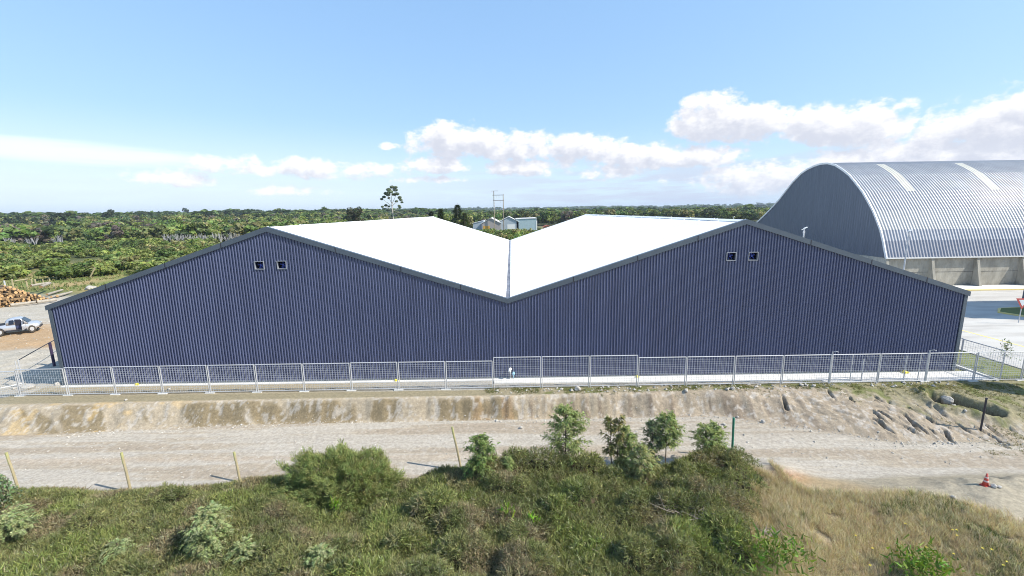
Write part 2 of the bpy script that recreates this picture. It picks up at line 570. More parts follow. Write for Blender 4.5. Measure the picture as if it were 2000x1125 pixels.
# left gravel yard and stock yard
yd = sstep(-29, -31, x) * sstep(24.9, 25.4, y) * sstep(66, 60, y + .12 * (x + 70)) + (np.abs(x) < 31) * (y > 24.8) * (y < 30)
yd = np.clip(yd, 0, 1)
col = blend(col, (.40, .365, .30), yd)
dirt = sstep(-32, -33.5, x) * np.clip(sstep(35.5, 37.5, y - .10 * (x + 40) + (fb2 - .5) * 2) * sstep(49, 43, y - .1 * (x + 40) + (fb2 - .5) * 3), 0, 1)
col = blend(col, (.40, .26, .135), dirt * (.65 + .35 * fb3))
col = blend(col, (.47, .44, .39), yd * sstep(.52, .68, fb2) * .6 * (1 - dirt))
# meadow behind the yard
md = sstep(62, 68, y + .12 * (x + 70)) * sstep(135, 110, y) * sstep(-120, -85, x) * (x < -20)
col = blend(col, (.17, .20, .06), md)
col = blend(col, (.36, .27, .13), md * sstep(.45, .6, fbm(x, y, .12, 3, 109)))
# plateau verge between fence and bank edge
vg = sstep(26.1, 25.8, y) * (y > 22)
col = blend(col, (.27, .235, .155), vg)
gr = sstep(.47, .60, fb2) * sstep(-3, 2, x) * .85
col = blend(col, (.13, .145, .05), vg * gr)
# strip between fence and wall on the left: clay
st_ = (x > -31) * (x < -1.2) * (y > 25.6) * (y < 27.3)
col = blend(col, (.33, .285, .20), st_ * 1.0)
col = blend(col, (.36, .345, .31), st_ * sstep(-14, -4, x))
# bank
top, bot = Y_BT(x), Y_BB(x)
t = np.clip((y - bot) / (top - bot), -1, 2)
bk = sstep(-.35, -.05, t) * sstep(1.2, 1.0, t) * (x < 19) + (x >= 19) * sstep(-.15, 0, t) * sstep(1.1, .9, t)
base = np.zeros_like(col) + np.array([.385, .325, .24])
sx_ = x + (y - 24) * 1.3 * sstep(-4, -16, x)
damp = sstep(.50, .545, fbm(sx_ * 1.0, y * .9, .55, 4, 111) + .03 * sstep(1, .3, t)) * sstep(8, 0, x) * sstep(.95, .8, t)
base = blend(base, (.25, .20, .125), damp)
ora = sstep(.56, .62, fbm(x, y * 1.5, .7, 4, 113)) * sstep(-17, -22, x)
base = blend(base, (.58, .40, .17), ora * .45)
rgt = sstep(3, 10, x)
base = blend(base, (.30, .25, .19), rgt * (.55 + .45 * fb2))
grv = sstep(.56, .66, fbm(x * 1.6, y * .25, 2.4, 3, 115)) * sstep(-6, 2, x) * sstep(1, .5, t)
base = blend(base, (.16, .12, .09), grv * .55 * sstep(22, 12, x))
rust = np.exp(-((x + .6) / 1.8) ** 2) * sstep(.5, .6, fb2)
base = blend(base, (.42, .24, .11), rust * .28)
base = blend(base, (.50, .47, .43), sstep(.60, .66, fb3) * .5)
col = col * (1 - bk[..., None]) + base * bk[..., None]
# right hand slope: grass creeping down
sg = (x > 19) * sstep(-.1, .1, t) * sstep(.35, .75, t + (x - 24) * .10 + (fb2 - .5) * .6)
col = blend(col, (.235, .215, .125), np.clip(sg, 0, 1) * .85)
col = blend(col, (.15, .165, .06), np.clip(sg, 0, 1) * sstep(.55, .65, fb2) * .8)
# ditch and gully floors: shadow painted in as a darker soil colour
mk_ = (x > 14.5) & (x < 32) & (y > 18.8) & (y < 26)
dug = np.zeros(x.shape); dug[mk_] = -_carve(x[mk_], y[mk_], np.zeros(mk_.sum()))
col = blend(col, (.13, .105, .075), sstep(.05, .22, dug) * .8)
# road
rd = sstep(.02, -.10, t) * sstep(17.0, 17.8, y + (fb1 - .5))
road = np.zeros_like(col) + np.array([.385, .335, .262])
ln = fbm(x * .06, y, 1.5, 4, 121)
road = blend(road, (.325, .275, .215), sstep(.46, .62, ln) * .7)
road = blend(road, (.43, .40, .35), sstep(.52, .42, ln) * .7)
road = blend(road, (.40, .335, .26), np.exp(-((y - (20.1 - .01 * x)) / .22) ** 2) * sstep(12, -8, x) * (.4 + .8 * fb2))
road = blend(road, (.32, .285, .235), sstep(2, 12, x) * .35 * sstep(20.5, 22, y))
road = blend(road, (.47, .445, .40), sstep(.60, .70, fb3) * .35)
col = col * (1 - rd[..., None]) + road * rd[..., None]
# foreground soil
fgm = sstep(18.2, 17.2, y + (fb1 - .5))
soil = np.zeros_like(col) + np.array([.10, .085, .05])
dry = sstep(-.8, 1.0, x - (7.1 + (y - 12.2) * .6) + (fb1 - .5) * 3)
soil = blend(soil, (.33, .26, .16), dry)
soil = blend(soil, (.42, .19, .07), np.exp(-(((x - 12.6) / .8) ** 2 + ((y - 17.9) / .6) ** 2)) * sstep(.35, .5, fbm(x, y, .8, 3, 131)) * sstep(18, 14, x))
soil = blend(soil, (.34, .30, .225), sstep(15.5, 17.5, x + (y - 16) * .9 + (fb1 - .5) * 2))
col = col * (1 - fgm[..., None]) + soil * fgm[..., None]
# far country brownish fields and woods
fc = sstep(260, 420, y)
col = blend(col, (.045, .060, .030), fc)
col = blend(col, (.28, .20, .12), fc * sstep(.60, .68, fbm(x, y, .0022, 2, 141)) * sstep(700, 1200, y) * .8)

ny_, nx_ = x.shape
me = bpy.data.meshes.new('ground')
nv = nx_ * ny_
me.vertices.add(nv)
me.vertices.foreach_set('co', np.stack([GX, GY, GZ], -1).astype(np.float32).reshape(-1))
idx = np.arange(nv).reshape(ny_, nx_)
q = np.stack([idx[:-1, :-1], idx[:-1, 1:], idx[1:, 1:], idx[1:, :-1]], -1).reshape(-1, 4)
me.loops.add(q.size); me.polygons.add(len(q))
me.loops.foreach_set('vertex_index', q.reshape(-1).astype(np.int32))
me.polygons.foreach_set('loop_start', np.arange(0, q.size, 4, dtype=np.int32))
me.polygons.foreach_set('loop_total', np.full(len(q), 4, dtype=np.int32))
me.update(calc_edges=True)
me.polygons.foreach_set('use_smooth', np.ones(len(q), bool))
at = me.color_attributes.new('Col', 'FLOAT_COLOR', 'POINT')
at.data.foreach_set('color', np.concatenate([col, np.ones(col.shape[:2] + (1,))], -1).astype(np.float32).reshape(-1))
gm = bpy.data.materials.new('ground_soil'); gm.use_nodes = True
k = N(gm.node_tree); p = gm.node_tree.nodes['Principled BSDF']
a = k.n('ShaderNodeAttribute', attribute_name='Col')
tc = k.n('ShaderNodeTexCoord'); ov = tc.outputs['Object']
f1 = k.noise(ov, 6.0, 6, .68); f2 = k.noise(ov, 26.0, 4, .7); f3 = k.noise(k.vmath('MULTIPLY', ov, (.25, 2.2, 1)), 2.4, 5, .6)
v1 = k.ramp(f1, .28, .74, .78, 1.18); v2 = k.ramp(f2, .3, .72, .86, 1.14); v3 = k.ramp(f3, .3, .7, .93, 1.05)
vv = k.math('MULTIPLY', k.math('MULTIPLY', v1, v2), v3)
vo = k.n('ShaderNodeTexVoronoi'); k.put(vo.inputs['Vector'], ov); vo.inputs['Scale'].default_value = 7.0; vo.inputs['Randomness'].default_value = 1
peb = k.math('MULTIPLY', k.ramp(vo.outputs['Distance'], .16, .24, 1, 0), k.ramp(k.noise(ov, 1.1, 3), .5, .64))
cc = k.mix(1.0, a.outputs['Color'], vv, 'MULTIPLY')
cc = k.mix(k.math('MULTIPLY', peb, .25), cc, (.60, .58, .53, 1))
k.put(p.inputs['Base Color'], cc)
p.inputs['Roughness'].default_value = .95; p.inputs['Specular IOR Level'].default_value = .15
bp = k.n('ShaderNodeBump'); bp.inputs['Distance'].default_value = .03; bp.inputs['Strength'].default_value = .8
k.put(bp.inputs['Height'], k.math('ADD', k.math('ADD', f1, k.math('MULTIPLY', f2, .5)), k.math('MULTIPLY', peb, .4))); k.put(p.inputs['Normal'], bp.outputs[0])
me.materials.append(gm)
ground = link(bpy.data.objects.new('ground', me)); tag(ground, kind='structure')


def hz(x, y):
    """height of the ground sheet"""
    z = float(height(np.array([x]), np.array([y]))[0])
    if (-30.3 < x < 30.6 and 26.9 < y < 88) or (-1 < x < 31 and 26.0 < y < 30): z = -.02
    elif x > 30.6 and 25.9 < y < 140: z = z * .3 - .03
    return z


def slab(name, poly, z0, z1, m_):
    b = MB(); b.prism(poly, 'z', z0, z1)
    o = b.build(name, m_); tag(o, kind='structure'); return o


# concrete round the warehouse and the yard on the right
slab('apron', [(-29.9, 27.12), (-1.0, 27.12), (-1.0, 26.62), (6, 26.55), (14, 26.4), (20.2, 26.3), (20.3, 25.95), (30.9, 25.92), (30.9, 27.44), (-29.9, 27.44)], -.3, .035, M['conc'])
ycon = mat('yard_concrete', (.50, .485, .45), (.38, .36, .33), .85, 0, .45, 6, bump=.006, stretch=(.5, 1.6, 1), lo=.35, hi=.75)
slab('concrete_yard', [(34.8, 20), (34.8, 31.9), (36.8, 33.9), (36.8, 34.2), (31.2, 45), (31.2, 140), (140, 140), (140, 20)], -.3, .05, ycon)
slab('drain_kerb', [(30.95, 25.8), (31.15, 25.8), (31.15, 60), (30.95, 60)], -.3, .12, M['conc'])
slab('lawn', [(31.2, 26.2), (34.6, 26.2), (34.6, 31.9), (36.6, 33.9), (36.6, 34.2), (31.2, 44)], -.3, .03, mat('lawn_turf', (.13, .165, .045), (.19, .19, .07), .95, 0, 2.2, 6, bump=.03))


def line(name, pts, w, z, m_):
    b = MB()
    for (x0, y0), (x1, y1) in zip(pts[:-1], pts[1:]):
        d = Vector((x1 - x0, y1 - y0, 0)).normalized(); nrm = Vector((-d.y, d.x, 0)) * w / 2
        b.face([(x0 + nrm.x, y0 + nrm.y, z), (x1 + nrm.x, y1 + nrm.y, z), (x1 - nrm.x, y1 - nrm.y, z), (x0 - nrm.x, y0 - nrm.y, z)])
    o = b.build(name, m_); tag(o, kind='structure'); return o


line('yellow_line', [(40.28, 20.0), (40.28, 60)], .22, .054, M['ypaint'])
slab('yellow_kerb', [(45, 54.7), (120, 54.7), (120, 55.05), (45, 55.05)], .05, .17, M['ypaint'])
slab('building_pavement', [(45, 55.05), (120, 55.05), (120, 58.0), (45, 58.0)], .05, .165, M['conc'])
jm = mat('joint_filler', (.30, .29, .27), None, .9)
line('yard_joint', [(31.3, 50.0), (130, 50.0)], .05, .054, jm)
line('yard_joint', [(34.9, 38.2), (130, 38.2)], .05, .054, jm)
line('yard_joint', [(37.6, 21), (37.6, 52)], .05, .054, jm)
isl = [(50.2, 43.0), (52.0, 44.6), (56, 45.0), (70, 45.0), (70, 40.3), (52, 40.3), (50.6, 41.5)]
slab('island_kerb', isl, .05, .19, M['ypaint'])
cx_ = sum(p[0] for p in isl) / len(isl); cy_ = sum(p[1] for p in isl) / len(isl)
slab('island_lawn', [(a + (cx_ - a) * .03, b + (cy_ - b) * .1) for a, b in isl], .06, .20, mat('island_turf', (.12, .16, .045), (.16, .18, .06), .95, 0, 2.5))

# ------------------------------------------------------------------ warehouse
WY, HE, HR, WL, XR = 27.585, 5.38, 10.26, 59.8, 15.2
wh = thing('warehouse', 'long navy corrugated steel warehouse with two gables and white roofs meeting in a valley', 'warehouse', (0, WY, 0))


def roofz(x):
    return float(np.interp(x, [-30.1, -XR, 0, XR, 30.1], [HE, HR, HE, HR, HE]))


PITCHW = .1875; SEG = 7; AMP = .026; DEP = .088
holes = [(-16.20, -15.66, 7.69, 8.15), (-14.75, -14.22, 7.69, 8.15), (14.12, 14.67, 7.78, 8.25), (15.53, 16.08, 7.78, 8.25)]
vx, vt = [], []
n = int(round(60 / PITCHW)) * SEG
U_ = np.array([0, .08, .18, .29, .40, .50, .58]); D_ = np.array([0, .60, .93, 1.0, .93, .60, 0])
ph = np.arange(n + 1) % SEG
X_ = -30 + (np.arange(n + 1) // SEG + U_[ph] + .21) * PITCHW
X_[-1] = 30; X_[0] = -30
prof = -D_[ph] * DEP
b = MB()
for i in range(n):
    x0, x1 = X_[i], X_[i + 1]; y0, y1 = prof[i], prof[i + 1]
    z0, z1 = roofz(x0) - .10, roofz(x1) - .10
    hh = [h for h in holes if h[0] <= (x0 + x1) / 2 <= h[1]]
    spans = [((.09, .09), (z0, z1))]
    if hh:
        spans = [((.09, .09), (hh[0][2],) * 2), ((hh[0][3],) * 2, (z0, z1))]
    for (a0, a1), (c0, c1) in spans:
        b.v += [(x0, y0, a0), (x1, y1, a1), (x1, y1, c1), (x0, y0, c0)]
        j = len(b.v) - 4; b.f.append((j, j + 1, j + 2, j + 3)); b.mi.append(0)
b.build('front_wall', M['cladding'], wh)
b = MB()
for i in range(n):
    xm = (X_[i] + X_[i + 1]) / 2
    for zl in (4.72,):
        if roofz(xm) - .5 > zl: b.face([(X_[i], prof[i] - .005, zl), (X_[i + 1], prof[i + 1] - .005, zl), (X_[i + 1], prof[i + 1] - .005, zl + .05), (X_[i], prof[i] - .005, zl + .05)])
b.build('sheet_lap', M['cladding'], wh)
b = MB(); b.box(-29.98, 29.98, .01, .10, -.25, .12); b.build('plinth', M['conc'], wh)
# side and rear walls (ribbed sheets)


def side_wall(xw, s):
    b = MB(); n = int(WL / PITCHW) * 4
    Y_ = np.linspace(0.02, WL, n + 1)
    for i in range(n):
        p0 = s * AMP * (1 + math.cos(2 * math.pi * (i % 4) / 4)); p1 = s * AMP * (1 + math.cos(2 * math.pi * ((i + 1) % 4) / 4))
        b.face([(xw + p0, Y_[i], 0), (xw + p1, Y_[i + 1], 0), (xw + p1, Y_[i + 1], HE - .1), (xw + p0, Y_[i], HE - .1)])
    return b.build('side_wall', M['cladding'], wh)


side_wall(-30.0, -1); side_wall(30.0, 1)
b = MB(); b.prism([(-29.9, 0), (29.9, 0), (29.9, HE - .1), (XR, HR - .1), (0, HE - .1), (-XR, HR - .1), (-29.9, HE - .1)], 'y', WL - .08, WL)
b.build('rear_wall', M['cladding'], wh)
for xa in (-30, 30):
    b = MB(); s = 1 if xa > 0 else -1
    b.box(min(xa + s * .062, xa - s * .16), max(xa + s * .062, xa - s * .16), -.104, -.055 + .0, .06, HE - .16)
    b.box(min(xa + s * .055, xa + s * .062), max(xa + s * .055, xa + s * .062), -.054, .2, .06, HE - .16)
    b.build('corner_flashing', M['trim'], wh)


def roof_slope(xa, za, xb, zb):
    """ribbed sheets running from eave/valley (a) up to the ridge (b)"""
    b = MB(); d = Vector((xb - xa, 0, zb - za)); nrm = Vector((-(zb - za), 0, xb - xa)); nrm.normalize()
    if nrm.z < 0: nrm = -nrm
    pitch = 3.0; cols = []
    yy = -.02
    while yy < WL + .05:
        cols += [(yy, 0), (yy + .04, .032), (yy + .08, .032), (yy + .12, 0)]
        yy += pitch
    cols.append((WL + .1, 0))
    A = Vector((xa, 0, za)); B = Vector((xb, 0, zb))
    for (y0, h0), (y1, h1) in zip(cols[:-1], cols[1:]):
        pts = []
        for P_, yq, hq in ((A, y0, h0), (B, y0, h0), (B, y1, h1), (A, y1, h1)):
            w = P_ + nrm * (hq + .02); pts.append((w.x, yq, w.z))
        b.face(pts)
    e = .08
    b.face([(xa, -.02, za - e), (xb, -.02, zb - e), (xb, WL + .1, zb - e), (xa, WL + .1, za - e)])
    return b.build('roof_sheet', M['roof'], wh)


g = .14
roof_slope(-30.12, HE, -XR, HR)
roof_slope(-g, HE + .04, -XR, HR)
roof_slope(g, HE + .04, XR, HR)
roof_slope(30.12, HE, XR, HR)
for xr in (-XR, XR):
    b = MB(); s = (HR - HE) / 15
    w_ = .28
    for i in range(14):
        ya = i * WL / 14; yb_ = (i + 1) * WL / 14 - .02; dz = .012 * (i % 2)
        b.prism([(xr - w_, HR - w_ * s + .05 + dz), (xr, HR + .085 + dz), (xr + w_, HR - w_ * s + .05 + dz), (xr, HR + .05 + dz)], 'y', ya, yb_)
        b.tube([(xr, ya + .02, HR + .08), (xr, ya + .14, HR + .08)], .045, 8)
    b.build('ridge_cap', M['roof'], wh)
# barge flashing along the gable line
b = MB(); D = .30
pts = [(-30.16, HE), (-XR, HR), (0, HE), (XR, HR), (30.16, HE)]
th = math.atan2(HR - HE, 15)
vd = D / math.cos(th)
for (x0, z0), (x1, z1) in zip(pts[:-1], pts[1:]):
    b.prism([(x0, z0 + .11 - vd), (x1, z1 + .11 - vd), (x1, z1 + .11), (x0, z0 + .11)], 'y', -.145, -.115)
    b.prism([(x0, z0 + .085), (x1, z1 + .085), (x1, z1 + .112), (x0, z0 + .112)], 'y', -.115, .16)
b.build('gable_flashing', M['trim'], wh)
for (x0, z0), (x1, z1) in zip(pts[:-1], pts[1:]):
    for tq in (.28, .55, .80):
        b = MB()
        xm = x0 + (x1 - x0) * tq; zm = z0 + (z1 - z0) * tq
        b.prism([(xm - .03, zm + .10 - vd), (xm + .03, zm + .10 - vd), (xm + .03, zm + .118), (xm - .03, zm + .118)], 'y', -.150, -.1455)
        b.build('flashing_joint', M['darksteel'], wh)
b = MB(); b.prism([(-.16, HE + .02), (.16, HE + .02), (.12, HE - .10), (-.12, HE - .10)], 'y', .17, WL + .05); b.build('valley_gutter', M['gutter'], wh)
for s in (-1, 1):
    b = MB(); b.box(min(s * 30.10, s * 30.24), max(s * 30.10, s * 30.24), .17, WL, HE - .14, HE - .01); b.build('eave_gutter', M['trim'], wh)
for (x0, x1, z0, z1) in holes:
    f = MB(); w = .042; o_ = -.11
    f.box(x0 - w, x1 + w, o_, .03, z1, z1 + w); f.box(x0 - w, x1 + w, o_, .03, z0 - w, z0)
    f.box(x0 - w, x0, o_, .03, z0 + .001, z1 - .001); f.box(x1, x1 + w, o_, .03, z0 + .001, z1 - .001)
    fr = f.build('vent_frame', bpy.data.materials.get('grey_vent_frame') or mat('grey_vent_frame', (.30, .32, .36), None, .5), wh)
    q = MB(); q.box(x0 + .001, x1 - .001, .30, .32, z0, z1)
    q.box(x0 - .02, x0 - .001, .032, .30, z0, z1); q.box(x1 + .001, x1 + .02, .032, .30, z0, z1)
    q.box(x0, x1, .032, .299, z1 + .001, z1 + .02)
    q.build('vent_housing', M['void'], fr)
    q = MB(); q.box(x0, x1, .032, .299, z0 - .02, z0 - .001); q.build('vent_sill', M['galv'], fr)
    q = MB(); cx0, cz0 = (x0 + x1) / 2, (z0 + z1) / 2
    for i in range(5):
        a0 = i * 2 * math.pi / 5 + .4
        q.face([(cx0 + .03 * math.cos(a0), .14, cz0 + .03 * math.sin(a0)), (cx0 + .22 * math.cos(a0 - .2), .11, cz0 + .22 * math.sin(a0 - .2)),
                (cx0 + .23 * math.cos(a0 + .35), .19, cz0 + .23 * math.sin(a0 + .35)), (cx0 + .05 * math.cos(a0 + .6), .17, cz0 + .05 * math.sin(a0 + .6))])
    q.tube([(cx0, .08, cz0), (cx0, .22, cz0)], .06, 10)
    q.build('fan', M['bluefan'], fr)

# small things on the apron in front of the wall
for i, (px, py, lab) in enumerate([(272, 748, 'yellow pipe cap at the wall foot nearest the left corner of the warehouse'),
                         (774, 741, 'yellow plastic pipe cap at the wall foot left of the white elbow pipe'),
                         (1243, 734, 'yellow plastic pipe cap on the apron where the tall fence panels step down'),
                         (1767, 727, 'largest yellow plastic cap on the apron behind the inner gate')]):
    p0 = PZ(px, py, .1)
    s = .14 if i < 3 else .19
    b = MB(); b.tube([(0, 0, 0), (0, 0, s * .7), (0, 0, s * .9)], [s * .62, s * .62, s * .4], 10); b.tube([(0, 0, s * .35), (s * 1.2, -s * .35, s * .35)], s * .3, 8)
    o = b.build('pipe_cap', M['yellow'])
    o.location = (p0[0], 27.25 if p0[1] > 26.9 else p0[1], .036)
    tag(o, lab, 'pipe cap', 'yellow caps along the wall foot')
p0 = PZ(1000, 740, .04)
ep = thing('elbow_pipe', 'white pipe elbow with pale blue end jutting from the wall under the roof valley', 'pipe', (.12, 27.40, .036))
b = MB(); b.tube([(-.02, .10, .62), (-.05, -.02, .66), (-.08, -.14, .62), (-.09, -.18, .50)], .105, 10); b.build('elbow', M['white'], ep, True)
b = MB(); b.tube([(.17, .1, .36), (.17, -.16, .36)], .085, 10); b.tube([(.17, 0, 0), (.17, 0, .36)], .03, 8); b.build('blue_cap', mat('pale_blue_plastic', (.35, .66, .86), None, .4), ep, True)
b = MB(); b.tube([(-.05, .0, 0), (-.05, .0, .6)], .035, 8); b.build('riser', M['galv'], ep)

# ------------------------------------------------------------------ barrel-vaulted silo hall
ax = thing('storage_hall', 'large barrel vaulted galvanised storage hall on buttressed concrete walls', 'storage hall', (51.12, 58.0, 0))
OUT = [(58.62, 4.12), (58.95, 5.0), (59.46, 6.35), (60.1, 7.8), (60.92, 9.12), (61.75, 10.4), (62.73, 11.62), (64.0, 13.1), (65.53, 14.52), (66.9, 15.7), (68.39, 16.62), (70.0, 17.45),
       (71.65, 17.90), (73.3, 18.0), (74.88, 17.78), (76.5, 17.4), (78.0, 16.81), (80.0, 15.5), (81.9, 13.9), (83.7, 12.4), (85.49, 11.12), (87.5, 9.8), (89.54, 8.57), (93.5, 6.3), (97.0, 4.12)]
OUT = [(a - 58.60, c) for a, c in OUT]
AL = 78.0
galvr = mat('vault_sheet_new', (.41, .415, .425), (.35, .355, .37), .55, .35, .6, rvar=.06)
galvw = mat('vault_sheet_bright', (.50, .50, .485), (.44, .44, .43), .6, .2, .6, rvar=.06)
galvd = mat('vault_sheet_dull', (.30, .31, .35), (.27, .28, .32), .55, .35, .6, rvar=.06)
skym = mat('fibreglass_skylight', (.54, .52, .43), (.48, .47, .39), .5, 0, 1.0)
CP = .42; CSEG = 6; CA = .10


def out_norm(i):
    a = OUT[max(i - 1, 0)]; b_ = OUT[min(i + 1, len(OUT) - 1)]
    d = (b_[0] - a[0], b_[1] - a[1]); l = math.hypot(*d)
    return (-d[1] / l, d[0] / l)


def vault(name, i0, i1, m_, x0=0.0, x1=AL, lift=0.0, amp=CA, parent=ax):
    nseg = int(round((x1 - x0) / CP)) * CSEG
    X = x0 + (x1 - x0) * np.arange(nseg + 1) / nseg
    ampv = lift + amp * (1 + np.cos(2 * np.pi * X / CP)) * .5
    rows = []
    for i in range(i0, i1 + 1):
        nx, nz = out_norm(i)
        rows.append(np.stack([X, OUT[i][0] + nx * ampv, OUT[i][1] + nz * ampv], -1))
    Rw = np.array(rows)
    Q = np.stack([Rw[:-1, :-1], Rw[:-1, 1:], Rw[1:, 1:], Rw[1:, :-1]], 2).reshape(-1, 4, 3)
    return quads_obj(name, Q, None, m_, parent)


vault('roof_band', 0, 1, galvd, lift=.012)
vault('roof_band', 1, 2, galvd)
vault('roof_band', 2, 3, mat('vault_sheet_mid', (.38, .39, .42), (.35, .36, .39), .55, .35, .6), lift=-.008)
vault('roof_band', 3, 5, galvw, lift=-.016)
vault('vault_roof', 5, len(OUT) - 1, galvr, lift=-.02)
for xs0 in (6.3, 18.5, 30.7, 42.9):
    vault('skylight', 7, 11, skym, xs0, xs0 + CP * 3, lift=.03, amp=.04)
# end walls, ribbed, cut to the vault outline
gw = mat('galvanised_end_wall', (.125, .145, .185), (.105, .125, .16), .5, .4, 1.2, stretch=(1, 2.5, .12), rvar=.08)


def endwall(xw, s):
    ysq = np.arange(OUT[0][0], OUT[-1][0], .11)
    oy = [o[0] for o in OUT]; oz = [o[1] for o in OUT]
    q = []
    for i, (a0, a1) in enumerate(zip(ysq[:-1], ysq[1:])):
        d0 = s * .03 * (1 if (i % 4) in (1, 2) else 0); d1 = s * .03 * (1 if ((i + 1) % 4) in (1, 2) else 0)
        q.append([(xw + d0, a0, 4.1), (xw + d1, a1, 4.1), (xw + d1, a1, np.interp(a1, oy, oz)), (xw + d0, a0, np.interp(a0, oy, oz))])
    return quads_obj('end_wall', np.array(q), None, gw, ax)


endwall(.02, -1); endwall(AL - .02, 1)
# rim flashing of the vault
b = MB()
for i in range(len(OUT) - 1):
    n0, n1 = out_norm(i), out_norm(i + 1)
    p = [(OUT[i][0] - n0[0] * .14, OUT[i][1] - n0[1] * .14), (OUT[i + 1][0] - n1[0] * .14, OUT[i + 1][1] - n1[1] * .14),
         (OUT[i + 1][0] + n1[0] * .13, OUT[i + 1][1] + n1[1] * .13), (OUT[i][0] + n0[0] * .13, OUT[i][1] + n0[1] * .13)]
    b.prism(p, 'x', -.10, .06)
b.build('rim_flashing', mat('bright_rim', (.78, .79, .80), None, .4, .2), ax)
b = MB(); b.box(-.12, AL, -.14, .02, 3.98, 4.14); b.build('eave_gutter', M['white'], ax)
# end wall streaks of the door track, concrete base and buttresses
b = MB(); b.box(0, AL, .30, .62, -.2, 4.08); b.box(0, .34, .63, 38.2, -.2, 4.09); b.box(AL - .34, AL, .63, 38.2, -.2, 4.09); b.box(.35, AL - .35, 38.3, 38.7, -.2, 4.1)
b.build('base_wall', M['oldconc'], ax)
b0 = None
for i in range(13):
    xb = 0.02 + i * 6.17 - (0.0 if i else 0)
    b = MB(); b.prism([(.295, 3.97), (.04, 3.97), (-.85, .17), (.295, .17)], 'x', xb, xb + .36)
    b.build('buttress', M['oldconc'], ax)
# shadow-line joints of the formwork
b = MB(); b.box(.35, AL, .285, .299, 2.02, 2.05); b.build('formwork_joint', M['darksteel'], ax)

# ------------------------------------------------------------------ navy shed at the right edge
ds = thing('navy_shed', 'dark navy clad shed at the right edge of the yard casting a blue shadow', 'shed', (55.55, 38.4, 0))
b = MB(); b.prism([(0, 0), (7.1, 0), (7.1, 9.2), (3.5, 11.6), (0, 9.2)], 'x', 0, 22); b.build('shed_body', M['cladding'], ds)
b = MB(); b.prism([(-.25, 9.13), (3.5, 11.68), (7.35, 9.13), (7.35, 9.25), (3.5, 11.8), (-.25, 9.25)], 'x', -.2, 22.2); b.build('roof', M['roof'], ds)
for c_ in (-.05, 6.98):
    b = MB(); b.box(-.03, -.004, c_, c_ + .17, 0, 9.0); b.build('corner_flashing', M['trim'], ds)

# ------------------------------------------------------------------ mesh fence panels
FY = 25.82


def wires(w, h, dx, dz, r=.0045):
    b = MB()
    n = int(round(w / dx))
    for i in range(1, n):
        x_ = w * i / n; b.box(x_ - r, x_ + r, -r, r, .10, h)
    n = int(round((h - .1) / dz))
    for i in range(1, n):
        z_ = .10 + (h - .1) * i / n; b.box(0, w, -r - .008, r - .008, z_ - r, z_ + r)
    return b


def fence_panel(w, h, foot=True, arm=False, label='', loc=(0, 0, 0), rz=0, cat='fence panel', group='galvanised mesh fence panels'):
    t = thing('mesh_fence', label, cat, loc, rz, group)
    b = MB(); r = .031
    b.tube([(.05, 0, .0), (.05, 0, h)], r, 6); b.tube([(w - .05, 0, .0), (w - .05, 0, h)], r, 6)
    b.tube([(.05, 0, h - .012), (w - .05, 0, h - .012)], r, 6); b.tube([(.05, 0, .10), (w - .05, 0, .10)], r * .8, 6)
    b.build('frame', M['galv'], t)
    q = wires(w - .14, h - .03, .15, .15)
    q.v = [(a + .07, c, d) for a, c, d in q.v]
    q.build('wire_mesh', M['wire'], t)
    if foot:
        f = MB(); f.box(-.32, .28, -.09, .09, -.02, .05); f.build('foot', M['conc'], t, bevel=.012)
    if arm:
        f = MB(); f.tube([(.0, 0, 0), (.0, 0, h + .18)], .034, 8); f.tube([(.0, 0, h + .16), (.14, -.10, h + .24), (.26, -.16, h + .20)], .022, 6); f.build('post', M['galv'], t)
    return t


ORD = ['first', 'second', 'third', 'fourth', 'fifth', 'sixth', 'seventh', 'eighth', 'ninth', 'tenth', 'eleventh', 'twelfth', 'thirteenth', 'fourteenth', 'fifteenth', 'sixteenth', 'seventeenth', 'eighteenth', 'nineteenth']
ordn = ['first', 'second', 'third', 'fourth', 'fifth', 'sixth', 'seventh', 'eighth', 'ninth', 'tenth', 'eleventh']
for i in range(9):
    x0 = -28 + 3.0 * i
    fence_panel(3.0, 1.86, True, False, '%s mesh fence panel with a white foot, counting right from the warehouse left corner' % ordn[i], (x0, FY, hz(x0 + .2, FY)))
for i, lab in ((-1, 'mesh fence panel hanging over the dark shadow left of the warehouse corner'), (-2, 'mesh fence panel at the left edge of the photo on the front fence line')):
    x0 = -28 + 3.05 * i
    fence_panel(3.05, 1.80, True, False, lab, (x0, FY - .03, hz(x0 + .2, FY) - .02))
xe = [-1.0 + 3.05 * i for i in range(13)]
rl = ['raised mesh fence panel in front of the white elbow pipe', 'middle one of the three raised mesh fence panels', 'last raised mesh fence panel before the fence steps down to the right',
      'mesh fence panel just right of the step down in the fence', 'second mesh fence panel right of the step down', 'third mesh fence panel right of the step down', 'fourth mesh fence panel right of the step down, ending at the left bent arm post',
      'mesh fence panel right of the left bent arm post, before the inner gate', 'mesh fence panel in front of the inner gate, left of the right bent arm post',
      'mesh fence panel in front of the right end of the navy wall', 'mesh fence panel in front of the lawn with the sapling', 'mesh fence panel at the right edge of the photo']
for i in range(12):
    h = 2.08 if i < 3 else 1.92
    fence_panel(3.05, h, i > 8, i in (7, 9), rl[i], (xe[i], FY, hz(xe[i] + .3, FY) if i > 9 else .0))
